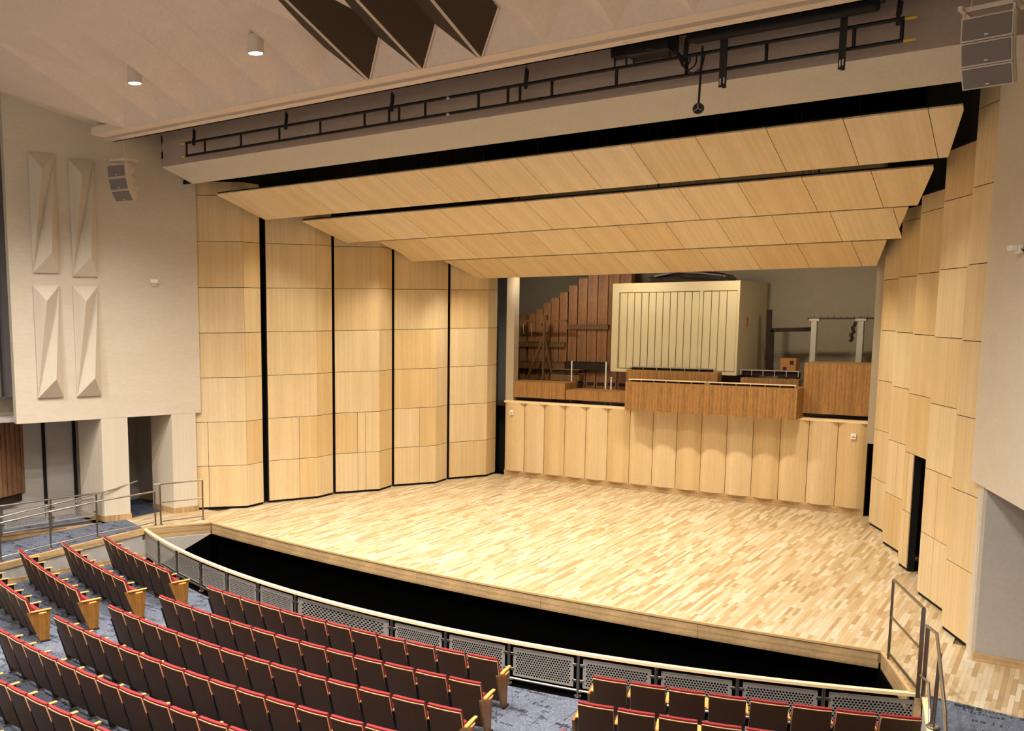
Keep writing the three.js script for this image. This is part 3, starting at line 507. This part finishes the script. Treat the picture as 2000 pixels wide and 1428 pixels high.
// ================================================================ SEATS
const SEAT = (() => {
  // slab that leans and curves like the seat back: x across, y up, offset o along depth
  const lean = y => -.23 * (.85 - y) / .72, curve = x => -.018 * (x / .25) ** 2;
  const curved = (hw, y0, y1, o0, o1, nx = 6, ny = 1) => {
    const f = [], oz = (o, x, y) => (typeof o === 'function' ? o(x, y) : o), P = (x, y, o) => V(x, y, lean(y) + curve(x) + oz(o, x, y));
    const q = (a, b, c, d) => f.push([a, b, c], [a, c, d]);
    for (let i = 0; i < nx; i++) for (let j = 0; j < ny; j++) {
      const xa = -hw + 2 * hw * i / nx, xb = -hw + 2 * hw * (i + 1) / nx, ya = y0 + (y1 - y0) * j / ny, yb = y0 + (y1 - y0) * (j + 1) / ny;
      q(P(xa, ya, o0), P(xb, ya, o0), P(xb, yb, o0), P(xa, yb, o0)); q(P(xb, ya, o1), P(xa, ya, o1), P(xa, yb, o1), P(xb, yb, o1));
      if (j === ny - 1) q(P(xa, yb, o0), P(xb, yb, o0), P(xb, yb, o1), P(xa, yb, o1)); if (!j) q(P(xa, ya, o1), P(xb, ya, o1), P(xb, ya, o0), P(xa, ya, o0));
      if (!i) q(P(xa, ya, o1), P(xa, ya, o0), P(xa, yb, o0), P(xa, yb, o1)); if (i === nx - 1) q(P(xb, ya, o0), P(xb, ya, o1), P(xb, yb, o1), P(xb, yb, o0));
    }
    return facets(f);
  };
  const shell = curved(.243, .13, .852, 0, -.018), lam = curved(.2405, .13, .8435, .004, .0005);
  const pad = curved(.241, .38, .882, -.0185, (x, y) => -.062 - .032 * Math.pow(Math.max(0, (1 - (x / .25) ** 4) * Math.min(1, (y - .36) / .06) * Math.min(1, (.9 - y) / .07)), .5), 8, 6);
  const cushion = rbox(.45, .42, .1, .035, 2).rotateX(.22).translate(0, .435, -.31), pan = rbox(.4, .36, .02, .008, 1).rotateX(.22).translate(0, .43, -.368);
  const arm = rbox(.05, .024, .40, .009, 2), std = slab([V(0, .02, -.27), V(0, .02, -.44), V(0, .6, -.47), V(0, .6, -.1)], .035).translate(-.0175, 0, 0);
  const foot = rbox(.05, .02, .26, .006, 1).translate(0, .01, -.35);
  const endP = slab([V(0, .03, -.27), V(0, .03, -.45), V(0, .605, -.5), V(0, .605, -.04)], .036).translate(-.018, 0, 0), kick = box(.03, .03, .19, 0, .015, -.36);
  return { shell, lam, pad, cushion, pan, arm, std, foot, endP, kick };
})();
const seatProto = (() => {
  const t = new THREE.Group(); t.name = 'auditorium_seat';
  const add = (n, g, m, p = t) => { const o = new THREE.Mesh(g, m); o.name = n; o.castShadow = o.receiveShadow = true; p.add(o); return o; };
  const b = add('back_shell', SEAT.shell, M.plyEdge); add('back_laminate', SEAT.lam, M.laminate, b); add('back_cushion', SEAT.pad, M.red);
  const c = add('seat_cushion', SEAT.cushion, M.red); add('seat_pan', SEAT.pan, M.seatBlack, c);
  const a = add('armrest', SEAT.arm, M.armWood); a.position.set(-.27, .622, -.31); const s = add('support', SEAT.std, M.seatBlack); s.position.x = -.27; add('foot', SEAT.foot, M.steelDark, s);
  return t;
})();
const inView = p => { const q = proj(p); return q && q[0] > -60 && q[0] < 2060 && q[1] > -60 && q[1] < 1500; };
function seatRow(block, k, n, th0, pitch, ends) {           // th0: angle of the row's first edge (degrees), counted with growing angle
  const R = 21.89 + (k - 1) * 1.0, step = pitch / R;
  for (let i = 0; i < n; i++) {
    const th = th0 * Math.PI / 180 + step * (i + .5), p = V(R * Math.sin(th), FY, RC + R * Math.cos(th));
    if (!inView(p.clone().setY(.1))) continue;
    const t = seatProto.clone(); t.name = numbered('auditorium_seat'); t.position.copy(p); t.rotation.y = th; scene.add(t);
    const where = block === 'ramp' ? `${ORD[i]} from the pale ramp wall` : block === 'middle' ? `${ORD[i]} from the ramp-side aisle` : `${ORD[i]} from the middle aisle`;
    const blk = block === 'ramp' ? 'block beside ramp' : block === 'middle' ? 'wide middle block' : 'stair-side block';
    tag(t, `red folding seat, ${blk}, ${ORD[k - 1]} row from pit, ${where}`, 'seat', 'red folding auditorium seats with brown backs');
    if (pitch !== .54) t.scale.x = pitch / .54;
    const mk = (n2, g, m, x, y = 0, z = 0, par = t) => { const o = mesh(n2, g, m, par); o.position.set(x, y, z); return o; };
    if (i === 0 && ends[0]) { t.children.filter(o => o.name === 'support').forEach(o => t.remove(o)); mk('end_panel', SEAT.endP, M.endWood, -.27); mk('kick_plate', SEAT.kick, M.seatBlack, -.27); }
    if (i === n - 1) {
      mk('armrest', SEAT.arm, M.armWood, .27, .622, -.31);
      if (ends[1]) { const e = mk('end_panel', SEAT.endP, M.endWood, .27); mk('kick_plate', SEAT.kick, M.seatBlack, .27);
        if (block !== 'stair') { const l = mk('aisle_light', rbox(.012, .022, .15, .004, 1), M.aisleGlass, .024, .575, -.33, e); const w = V(.09, .55, -.33 + 0).add(V(.27, 0, 0)).applyAxisAngle(UP, th).add(p); const pl = new THREE.PointLight(new THREE.Color(1, .62, .25), .03, 0, 2); pl.position.copy(w); pl.castShadow = true; scene.add(pl); } }
      else mk('support', SEAT.std, M.seatBlack, .27);
    }
  }
}
for (let k = 1; k <= 9; k++) {
  const R = 21.89 + (k - 1), n = 11 + k, half = n * .54 / R / 2 * 180 / Math.PI;
  seatRow('middle', k, n, -half, .54, [false, true]);
  const nl = k < 4 ? 7 : 8, pl = [.552, .558, .568, .52, .53, .54, .54, .55, .55][k - 1];
  seatRow('ramp', k, nl, -12.12 - nl * pl / R * 180 / Math.PI, pl, [false, true]);
  seatRow('stair', k, 8, 12.14, .525, [true, false]);
}
console.log('seats done');

// ================================================================ THINGS ON THE WALLS AND IN THE AIR
{ // diamond diffusers on the splayed wall
  const dir = V(wl(1) - wl(0), 0, 1).normalize(), nor = V(dir.z, 0, -dir.x);   // along the wall towards the house; out of the wall
  const geo = (H) => {
    const W = .63, d = .05, e = .27, X = a => a * W, TLc = V(X(0), H, d), TRc = V(X(1), H, d), BLc = V(X(0), 0, d), BRc = V(X(1), 0, d), P = V(X(.4), H * .86, d + e), Q = V(X(.64), H * .17, d + e), z = p => V(p.x, p.y, 0);
    return { f: [[[TLc, P, TRc], 'facet'], [[BLc, BRc, Q], 'facet'], [[TLc, BLc, P], 'facet'], [[TRc, Q, BRc], 'facet'], [[P, BLc, TRc], 'facet'], [[TRc, BLc, Q], 'facet']].map(([t]) => facets([t])), side: facets([[z(TLc), z(BLc), BLc], [z(TLc), BLc, TLc], [z(BRc), z(TRc), TRc], [z(BRc), TRc, BRc], [z(BLc), z(BRc), BRc], [z(BLc), BRc, BLc], [z(TRc), z(TLc), TLc], [z(TRc), TLc, TRc]]) };
  };
  const up = geo(2.87), lo = geo(2.78);
  for (const [z1, y0, g, lab] of [[3.06, 6.43, up, 'upper diamond relief panel on the beige wall beside the grey curtain'], [2.16, 6.35, up, 'upper diamond relief panel on the beige wall beside the hanging loudspeakers'], [3.08, 3.34, lo, 'lower diamond relief panel on the beige wall beside the grey curtain'], [2.18, 3.33, lo, 'lower diamond relief panel beside the small white wall sensor']]) {
    const t = thing('relief_panel', lab, 'wall panel', [wl(z1), y0, z1], Math.atan2(dir.x, dir.z) + Math.PI / 2, 'diamond relief panels on the side wall');
    for (const f of g.f) mesh('facet', f, M.wall, t); mesh('rim', g.side, M.wall, t);
  }
  const s = thing('wall_sensor', 'small white sensor box on the beige wall under the loudspeakers', 'sensor', [wl(.2) + .02, 6.2, .2], Math.atan2(dir.x, dir.z) + Math.PI / 2);
  mesh('base_plate', rbox(.16, .16, .04, .01), M.white, s); mesh('head', rbox(.2, .1, .1, .03).translate(-.02, .05, .08), M.white, s); mesh('arm', tube(V(.04, .08, .04), V(.12, .12, .1), .015), M.white, s);
}
{ const p = hz(1983, 487, .45), s = thing('wall_sensor', 'small white sensor box on the wall beside the tower nearest the stair rail', 'sensor', [wr(.45) - .04, p.y, .45], Math.PI * .6);
  mesh('base_plate', rbox(.22, .12, .05, .01).rotateY(Math.PI), M.white, s); mesh('head', rbox(.16, .08, .09, .02).translate(.04, .02, -.07), M.white, s); mesh('cable', pipe([V(-.1, 0, 0), V(-.2, -.04, 0), V(-.24, .05, 0)], .008, 6), M.seatBlack, s); }
// hanging line arrays
function lineArray(pos, turn, lab) {
  const t = thing('line_array', lab, 'loudspeaker', pos, turn, 'white hanging line arrays');
  const tilt = [.08, .32, .62]; let y = 0, z = 0;
  tilt.forEach((a, i) => {
    const W = .56, H = .3, D = .3, cab = mesh('cabinet', column([[-W / 2, 0], [W / 2, 0], [W / 2, -D + .08], [W / 2 - .05, -D], [-W / 2 + .05, -D], [-W / 2, -D + .08]], -H, 0), M.speakerWhite, t);
    cab.rotation.x = a; cab.position.set(0, y, z);
    const gr = mesh('grille', rbox(W - .03, H - .04, .02, .008, 1), M.grille, cab); gr.position.set(0, -H / 2, .008);
    const lg = mesh('badge', box(.04, .016, .006), M.white, gr); lg.position.set(0, -H / 2 + .06, .012);
    for (const e of [-1, 1]) { const pl = mesh('side_plate', box(.012, H + .02, .09), M.speakerWhite, cab); pl.position.set(e * (W / 2 + .008), -H / 2, -.09); const wg = mesh('rear_wing', slab([V(0, -.03, -.16), V(0, -H + .05, -.16), V(0, -H + .09, -.36), V(0, -.09, -.36)], .012), M.speakerWhite, cab); wg.position.x = e * (W / 2 - .03); }
    y -= H * Math.cos(a) + .012; z -= H * Math.sin(a);
  });
  mesh('fly_bar', merge([box(.62, .06, .05, 0, .12, -.08), box(.05, .05, .56, .29, .12, -.2), box(.05, .05, .56, -.29, .12, -.2), box(.03, .14, .03, .27, .05, -.06), box(.03, .14, .03, -.27, .05, -.06)]), M.speakerWhite, t);
  mesh('cable', merge([tube(V(-.2, .14, -.08), V(-.2, .75, -.08), .006, 6), tube(V(.2, .14, -.08), V(.2, .75, -.08), .006, 6), pipe([V(.1, -.1, -.3), V(.14, .02, -.38), V(.12, .12, -.4)], .008, 6)]), M.speakerWhite, t);
  return t;
}
lineArray([-8.95, 9.03, 1.62], -.35 + .0, 'white three-box hanging line array in front of the wall of diamond panels').rotation.y = .18;
lineArray([8.6, 9.12, 1.62], -.12, 'white three-box hanging line array beside the end of the proscenium beam');

{ // ladder batten
  const z = .75, t = thing('ladder_batten', 'black two-pipe ladder batten hanging in front of the proscenium beam', 'batten');
  const X0 = hz(363, 290, z).x, X1 = hz(1766, 60, z).x, yu = hz(1077, 160, z).y, yl = hz(1077, 190, z).y, yA = 9.47, yB = 9.17;
  for (const [n, y] of [['upper_pipe', yA], ['lower_pipe', yB]]) { mesh(n, tube(V(X0, y, z), V(X1, y, z), .03), M.blackMetal, t); for (const [x, d] of [[X0, -1], [X1, 1]]) mesh('yellow_end_cap', tube(V(x, y, z), V(x + d * .15, y, z), .024), M.yellow, t); const xc = hz(876, 200, z).x; mesh('joint_collar', tube(V(xc - .03, y, z), V(xc + .03, y, z), .034), M.steel, t); }
  for (const u of [364.5, 400, 470.5, 545.5, 625.5, 712, 760, 779.5, 830.5, 934.5, 992, 1015.5, 1078, 1204, 1341, 1497, 1668, 1762]) { const x = hz(u, 0, z).x; const k = hz(u, 290 - (u - 364) * .166, z).x; mesh('rung', tube(V(k, yB, z), V(k, yA, z), .026), M.blackMetal, t); }
  for (const [u, v] of [[378, 268], [558, 236], [765, 200], [1027, 152], [1339, 96], [1755, 28]]) { const p = hz(u, v, z); mesh('hanger', merge([tube(V(p.x, yA, z), V(p.x, 12.8, z), .005, 5), slab([V(-.035, 0, 0), V(.035, 0, 0), V(.05, .17, 0), V(0, .24, 0), V(-.02, .2, 0)], .03).translate(p.x, yA + .06, z), box(.05, .16, .05, p.x, yA, z)]), M.blackMetal, t); }
  // things clamped to the batten
  const on = (u, v) => hz(u, v, z);
  const pr = thing('projector', 'black projector box clamped on top of the ladder batten', 'projector', [on(1274, 105).x, yA + .05, z + .02]);
  mesh('body', rbox(.72, .3, .5, .02).translate(0, .2, 0), M.blackMetal, pr); mesh('status_strip', box(.12, .012, .01, .05, .09, .256), M.steel, pr); for (const x of [-.3, .3]) mesh('clamp_leg', box(.03, .14, .03, x, 0, 0), M.blackMetal, pr);
  const jb = thing('junction_box', 'small black box beside the projector on the batten', 'junction box', [on(1213, 120).x, yA + .05, z + .02]);
  mesh('body', rbox(.26, .24, .24, .015).translate(0, .22, 0), M.blackMetal, jb); for (const x of [-.1, .1]) mesh('clamp_leg', box(.025, .14, .025, x, .05, 0), M.blackMetal, jb); mesh('conduit', tube(V(.12, .26, 0), V(.3, .3, 0), .014), M.steelDark, jb);
  const hs = thing('screen_housing', 'long black roll-up screen housing above the ladder batten', 'screen housing', [0, 0, 0]);
  const a = on(1360, 85).x, b = on(1722, 25).x;
  mesh('case', rbox(b - a, .34, .3, .05).translate((a + b) / 2, yA + .3, z + .22), M.black, hs); mesh('end_bracket', merge([box(.05, .3, .2, a - .02, yA + .3, z + .22), box(.05, .24, .16, b + .04, yA + .34, z + .22)]), M.blackMetal, hs);
  for (const u of [1412, 1421, 1646, 1653]) { const k = on(u, u < 1500 ? 110 : 70).x; mesh('strap', box(.055, .92, .03, k, yA - .12 + (u % 2) * -.03, z + .06 + (u % 2) * .05), M.blackMetal, hs); mesh('bolt', box(.02, .09, .01, k, yA - .5, z + .085 + (u % 2) * .05), M.steel, hs); }
  const hd = thing('hanging_disc', 'round black disc hanging from the batten on a rod', 'pulley', [on(1368, 214).x, on(1368, 214).y, z + .1]);
  mesh('disc', new THREE.CylinderGeometry(.085, .085, .05, 24).rotateX(Math.PI / 2), M.blackMetal, hd); mesh('rod', tube(V(0, .07, 0), V(.03, .95, 0), .018), M.blackMetal, hd); mesh('spokes', merge([0, 2.1, 4.2].map(r => box(.006, .07, .004).translate(0, .035, .027).rotateZ(r))), M.steel, hd);
  const cb = thing('cable_bundle', 'loose black cables looping between projector and screen housing', 'cable', [0, 0, 0]);
  const w = [on(1312, 92), on(1328, 108), on(1336, 128), on(1346, 138), on(1360, 128), on(1364, 108)]; const cv = o => new THREE.TubeGeometry(new THREE.CatmullRomCurve3(w.map((p, i) => p.clone().add(V(o * i * .02, -o * .05 * (i > 1 && i < 5 ? 1 : 0), .06 + o * .02)))), 24, .012, 6);
  for (const o of [-1.2, 0, 1.3]) mesh('cable', cv(o), M.blackMetal, cb);
}
{ // curtain and slatted panel at the side opening
  const c = thing('side_curtain', 'grey pleated curtain hanging behind the free edge of the beige wall', 'curtain', [-11.3, 3.35, 3.5], -.3);
  const f = [], n = 60, L = 3.2, z = i => Math.sin(i * 1.05) * .07; for (let i = 0; i < n; i++) { const a = i / n * L - .6, b = (i + 1) / n * L - .6, P = (k, u, y) => V(z(k), y, u); f.push([P(i, a, 0), P(i + 1, b, 0), P(i + 1, b, 8.6)], [P(i, a, 0), P(i + 1, b, 8.6), P(i, a, 8.6)]); }
  mesh('cloth', facets(f), M.curtain, c); mesh('hem', box(.05, .03, L, 0, .0, L / 2 - .6), M.curtain, c); mesh('track', box(.06, .05, L, 0, 8.6, L / 2 - .6), M.steelDark, c);
  const s = thing('slatted_panel', 'vertical brown wood slat panel in the opening under the curtain', 'wall panel', [0, 0, 0]);
  const p0 = hz(50, 900, 2.55), q = hz(-70, 900, 4.6), d = q.clone().sub(p0); d.y = 0; const N = 12; for (let i = 0; i < N; i++) { const A = p0.clone().addScaledVector(d, i / N + .004), B = p0.clone().addScaledVector(d, (i + 1) / N - .008); mesh('slat', slab([V(B.x, .72, B.z), V(A.x, .72, A.z), V(A.x, 2.74, A.z), V(B.x, 2.74, B.z)], .04, rnd() * 3), M.slatWood, s); }
  mesh('backing', slab([V(q.x - .08, .5, q.z), V(p0.x - .08, .5, p0.z - .06), V(p0.x - .08, 2.74, p0.z - .06), V(q.x - .08, 2.74, q.z)], .03), M.organDark, s);
}
// ================================================================ BACK WALL DEVICES AND ORGAN LOFT
for (const [u, v, lab] of [[999, 806, 'small white wall control on the bowed panel beside the black gap'], [1667, 853, 'small white wall control on the bowed panels under the tall oak chest']]) { const p = hz(u, v, -10.8), t = thing('wall_control', lab, 'wall control', [p.x, p.y, -10.81], 0, 'white wall controls on the back wall'); mesh('body', rbox(.13, .15, .07, .015), M.white, t); mesh('display', box(.07, .03, .006, 0, -.01, .036), M.grille, t); }
{
  const l = struct('organ_loft', 'recessed organ loft above the back wall with drab walls', 'loft');
  mesh('loft_floor', boxR(-7.5, 7, 2.3, 2.44, -16, -11.1), M.organDark, l);
  mesh('loft_back_wall', boxR(-8, 7, 2.3, 10, -15.6, -15.5), M.loftWall, l);
  mesh('jamb', boxR(-5.06, -4.78, 2.5, 8.5, -11.3, -10.98), M.loftWall, l);
  mesh('jamb', boxR(5.56, 5.8, 1.95, 8.5, -11.3, -10.75), M.loftWall, l);
  mesh('loft_side_wall', boxR(5.5, 5.58, 2.3, 10, -15.5, -11.2), M.loftWall, l); mesh('loft_side_wall', boxR(-7.2, -7.1, 2.3, 10, -15.5, -11.2), M.loftWall, l);
  mesh('loft_front_wall', boxR(-7.2, -5.06, 2.3, 10, -11.35, -11.25), M.greyTriangle, l); mesh('loft_ceiling', boxR(-8, 7, 9.9, 10, -15.6, -10.9), M.black, l);
  mesh('low_black_wall', boxR(-7.2, -5.05, 0, 2.3, -11.6, -11.5), M.black, l); mesh('low_black_wall', boxR(5.57, 7.2, 0, 2.3, -11.6, -11.5), M.black, l);
  // stepped wooden pipes
  const zp = -13.2, tops = [[1017, 1028, 616], [1033, 1045, 613.7], [1046.7, 1060, 604], [1062, 1075.7, 592.5], [1077.5, 1092, 582.7], [1094, 1109, 572], [1111.8, 1128, 558.8], [1130.6, 1147.6, 544.5], [1149.6, 1168, 531], [1170, 1189, 518], [1191, 1211, 505], [1213, 1235, 495]];
  tops.forEach(([a, b, v], i) => {
    const A = hz(a, v, zp), B = hz(b, v, zp), w = B.x - A.x, t = thing('organ_pipe', i > 9 ? `tall square wooden organ pipe rising behind the cream louvred box, ${i - 9 === 1 ? 'nearer the pipe steps' : 'furthest from the pipe steps'}` : `square wooden organ pipe, ${ORD[i]} lowest of the stepped row`, 'organ pipe', [(A.x + B.x) / 2, 2.44, zp], 0, 'stepped wooden organ pipes');
    const H = A.y - 2.44; mesh('pipe_body', box(w, H, .3, 0, H / 2, -.15), M.organPipe, t); mesh('cap', box(w - .01, .03, .28, 0, H + .012, -.15), M.organOld, t); mesh('mouth', box(w * .7, .1, .02, 0, .55, .005), M.organDark, t);
  });
  const beam = (u0, u1, v0, v1, z, lab, m = M.organOld) => { const A = hz(u0, v1, z), B = hz(u1, v0, z); const t = thing('pipe_rail', lab, 'wooden rail', [(A.x + B.x) / 2, A.y, z], 0, 'wooden rails across the organ pipes'); const w = B.x - A.x, h = B.y - A.y; mesh('rail', box(w, h, .08, 0, h / 2, .04), m, t); mesh('lip', box(w, .015, .1, 0, h, .05), m, t); };
  beam(1110, 1190, 634.7, 642.5, -13.18, 'wooden rail across the tall organ pipes'); beam(1015, 1105, 669, 676.5, -13.18, 'upper wooden rail across the low organ pipes'); beam(1012, 1105, 707, 719, -13.12, 'lower wooden rail across the low organ pipes'); beam(1107, 1186, 708, 721, -13.12, 'dark wooden rail low across the tall organ pipes', M.organDark);
  // trestle frame in front of the pipes
  const zt = -12.6, q = (u, v) => hz(u, v, zt), t = thing('wooden_trestle', 'old wooden trestle frame with braces standing before the organ pipes', 'trestle');
  mesh('post', pipe([q(1008, 745), q(1009, 660), q(1006, 645), q(999, 632)], .05, 6), M.organOld, t); mesh('post', bar(q(1061, 746), q(1063, 625), .07, .07), M.organOld, t); mesh('brace', bar(q(1028, 743), q(1063, 655), .05, .07), M.organOld, t); mesh('brace', bar(q(1057, 632), q(1066, 658), .05, .06), M.organOld, t); mesh('brace', bar(q(1064, 655), q(1077, 728), .04, .05), M.organOld, t);
  mesh('rack_beam', bar(q(998, 628), q(1107, 627), .1, .05), M.organOld, t); for (const u of [1004, 1013, 1024, 1065]) mesh('rack_block', box(.14, .16, .12).translate(q(u, 620).x, q(u, 620).y, zt), M.organOld, t); for (const [u, v0, v1] of [[1022, 632, 652], [1037, 632, 655]]) mesh('cord', tube(q(u, v0), q(u + 1, v1), .008, 5), M.cream, t);
  // cream louvred swell box
  const zs = -12.2, s = thing('swell_box', 'large cream organ box with upright louvres', 'organ box', [0, 0, zs]);
  const A = hz(1193, 726, zs), B = hz(1447, 547, zs), x0 = A.x, x1 = B.x, y0 = 3.49, y1 = 6.25; const X = u => hz(u, 640, zs).x;
  mesh('case', merge([boxR(x0, x1, y0, y1, -2.9, -.1)]), M.cream, s);
  mesh('frame', merge([boxR(x0, x1, y1 - .28, y1, -.1, .03), boxR(x0, x1, y0, y0 + .1, -.1, .03), boxR(x0, X(1208), y0 + .1, y1 - .28, -.1, .03), boxR(X(1438.5), x1, y0 + .1, y1 - .28, -.1, .03), boxR(X(1364.5), X(1371), y0 + .1, y1 - .28, -.1, .0)]), M.cream, s);
  const lv = [1210, 1224, 1237.6, 1251.4, 1265.4, 1279.4, 1293.2, 1307, 1321, 1335, 1349.2, 1364]; const lv2 = [1371.5, 1387, 1402, 1417.4, 1438];
  for (const L of [lv, lv2]) for (let i = 0; i < L.length - 1; i++) mesh('louvre', boxR(X(L[i]) + .012, X(L[i + 1]) - .012, y0 + .12, y1 - .3, -.09, -.02), M.cream, s);
  for (const L of [lv, lv2]) mesh('louvre_shadow_gap', boxR(X(L[0]), X(L[L.length - 1]), y0 + .1, y1 - .28, -.1, -.08), M.organDark, s);
  mesh('red_tag', boxR(x1 + .001, x1 + .012, hz(1464, 640, zs).y, hz(1464, 620, zs).y, -.85, -.75), M.redSign, s);
  // oak casework chests
  const chest = (name, lab, x0, x1, y0, y1, z0, z1, n, cat = 'organ chest') => { const t = thing(name, lab, cat, [(x0 + x1) / 2, y0, (z0 + z1) / 2], 0, 'oak organ chests on the loft edge'); const w = x1 - x0, h = y1 - y0, d = z1 - z0; mesh('carcass', box(w - .02, h - .02, d - .03, 0, h / 2, -.012), M.organOld, t); for (let i = 0; i < n; i++) mesh('oak_panel', box(w / n - .003, h, .018, -w / 2 + w / n * (i + .5), h / 2, d / 2 - .005), M.organOak, t); for (const e of [-1, 1]) mesh('side_panel', box(.016, h, d - .02, e * (w / 2 - .004), h / 2, -.01), M.organOak, t); mesh('top', box(w, .02, d, 0, h - .006, 0), M.organOak, t); return t; };
  chest('organ_chest', 'wide overhanging oak organ chest at the middle of the loft edge', -.73, 3.95, 2.5, 3.31, -11.3, -10.3, 4);
  chest('organ_chest', 'tall oak organ chest at the end of the loft by the towers', 3.93, 5.52, 2.62, 3.97, -12, -11.02, 2);
  chest('organ_chest', 'low oak organ chest in front of the wooden trestle', -5.05, -2.97, 2.62, 3.13, -11.9, -11.0, 4);
  chest('organ_chest', 'lowest oak organ chest between the trestle chest and overhanging chest', -2.95, -.75, 2.62, 2.93, -11.9, -11.05, 3);
  chest('organ_chest', 'narrow oak chest standing under the cream louvred box', hz(1223, 740, -11.6).x, hz(1401, 740, -11.6).x, 2.44, hz(1310, 725, -11.6).y, -12.0, -11.6, 3);
  chest('organ_chest', 'small oak chest behind the tall oak chest', hz(1446, 740, -12.2).x, hz(1560, 740, -12.2).x, 2.44, hz(1500, 740, -12.2).y, -12.6, -12.2, 2);
  // rails of small posts on the chests
  const railset = (lab, u0, u1, v, h, z, posts, m = M.steel) => { const a = hz(u0, v, z), b = hz(u1, v, z), t = thing('pipe_tray', lab, 'organ tray', [(a.x + b.x) / 2, a.y - h, z], 0, 'narrow trays on organ chests'); const w = b.x - a.x; mesh('top_board', box(w, .025, .14, 0, h, 0), m, t); for (let i = 0; i < posts; i++) mesh('post', box(.018, h, .02, -w / 2 + .02 + (w - .04) * i / (posts - 1), h / 2, .05), M.steel, t); mesh('dark_infill', box(w - .1, h - .03, .02, 0, h / 2 - .005, -.03), M.organDark, t); };
  railset('long pale tray on posts along the overhanging oak chest', 1229, 1380, 740.5, .12, -10.6, 7, M.railWood); railset('long pale tray on posts beside the tall oak chest', 1383, 1556, 746.5, .12, -10.6, 7, M.railWood);
  railset('grey tray on posts on the narrow chest under the cream box', 1230, 1397, 716, .14, -11.75, 7); railset('grey tray on posts behind the tall oak chest', 1446, 1562, 722, .16, -12.35, 6);
  // loose organ parts
  const sm = thing('small_wind_chest', 'small old wooden wind chest among the pipes beside white rods', 'organ chest', [hz(1108, 742, -12.3).x, 2.44, -12.3]); { const y = hz(1108, 743, -12.3).y - 2.44; mesh('body', box(1.0, .2, .4, 0, y + .1, 0), M.organOld, sm); mesh('slots', box(.9, .1, .3, 0, y + .3, 0), M.organDark, sm); mesh('lid', box(.98, .02, .4, 0, y + .36, 0), M.organOld, sm); for (const x of [-.45, .45]) mesh('leg', box(.06, y, .3, x, y / 2, 0), M.organDark, sm); }
  for (const [u, v, lab] of [[1117, 706, 'slim white rod standing beside the small wind chest'], [1184, 708, 'slim white rod standing beside the cream box'], [1194, 738, 'short white rod standing under the cream box corner']]) { const p = hz(u, v, -11.95), t = thing('white_rod', lab, 'rod', [p.x, 2.44, -11.95], 0, 'white rods in the organ loft'); mesh('rod', new THREE.CylinderGeometry(.022, .022, p.y - 2.44, 8).translate(0, (p.y - 2.44) / 2, 0), M.white, t); mesh('tip', new THREE.SphereGeometry(.024, 8, 6).translate(0, p.y - 2.44, 0), M.white, t); }
  const rack = thing('pipe_rack', 'white two-post rack with a dark rail on top', 'rack', [0, 0, -13.4]); const zr = -13.4, R = (u, v) => hz(u, v, zr);
  for (const [a, b] of [[1586.5, 1597], [1677, 1688.5]]) { const p = R(a, 625), k = R(b, 625); mesh('post', boxR(p.x, k.x, 2.44, p.y, -.1, .1), M.rackPaint, rack); mesh('foot_cap', boxR(p.x - .06, k.x + .06, p.y - .03, p.y + .04, -.12, .12), M.rackPaint, rack); }
  mesh('top_rail', boxR(R(1578, 622).x, R(1706, 622).x, R(1640, 623.5).y, R(1640, 620.5).y, -.06, .06), M.organDark, rack);
  for (let i = 0; i < 9; i++) mesh('pin', tube(V(R(1590 + i * 13, 621).x, R(1640, 621).y, 0), V(R(1590 + i * 13, 621).x, R(1640, 617).y, 0), .008, 5), M.organDark, rack);
  const hg = thing('hanging_scroll', 'dark scroll-shaped wooden bracket hanging by the white rack', 'bracket', [0, 0, zr + .15]); mesh('bracket', pipe([[1673, 628], [1671, 636], [1667, 640], [1670, 648], [1664, 654], [1667, 661], [1662, 667]].map(([u, v]) => R(u, v).sub(V(0, 0, zr))), .045, 6), M.organDark, hg);
  const fr = thing('conduit_frame', 'dark brown pipe frame standing against the loft wall', 'pipe frame', [0, 0, -13.9]); const G = (u, v) => hz(u, v, -13.9).sub(V(0, 0, -13.9)); mesh('upright', bar(G(1503, 605), G(1500, 735), .12, .12), M.organDark, fr); mesh('upright', bar(G(1508, 645), G(1506, 735), .1, .1), M.organDark, fr); mesh('crossbar', bar(G(1506, 645), G(1588, 643), .1, .12), M.organDark, fr); mesh('upright', bar(G(1587, 640), G(1584, 720), .08, .08), M.organDark, fr);
  const cbx = thing('cardboard_box', 'brown cardboard box on the loft floor behind the tall chest', 'box', [hz(1542, 720, -13).x, hz(1542, 728, -13).y, -13]); mesh('carton', box(.42, .42, .4, 0, .21, 0), M.cardboard, cbx); mesh('dark_print', merge([box(.1, .12, .004, -.08, .12, .202), box(.1, .12, .004, .1, .3, .202)]), M.organDark, cbx); mesh('stand', box(.5, 1.2, .5, 0, -.6, 0), M.organDark, cbx);
  const dk = thing('crumpled_tarp', 'dark crumpled tarp lying on top of the cream louvred box', 'tarp', [hz(1350, 543, -12.9).x, 6.25, -12.9]); const tg = new THREE.IcosahedronGeometry(1, 3), tp = tg.attributes.position; for (let i = 0; i < tp.count; i++) { const x = tp.getX(i), y = tp.getY(i), z = tp.getZ(i), n = 1 + .12 * Math.sin(x * 7 + z * 5) + .1 * Math.sin(y * 9 + x * 4); tp.setXYZ(i, x * 1.3 * n, Math.max(0, y * .32 * n), z * .5 * n); } tg.computeVertexNormals(); mesh('cloth', tg, M.organDark, dk); mesh('fold', pipe([V(-1.0, .2, .4), V(-.3, .33, .3), V(.5, .25, .35), V(1.1, .15, .3)], .03, 6), M.grille, dk);
}
console.log('things done');

renderer.render(scene, camera);
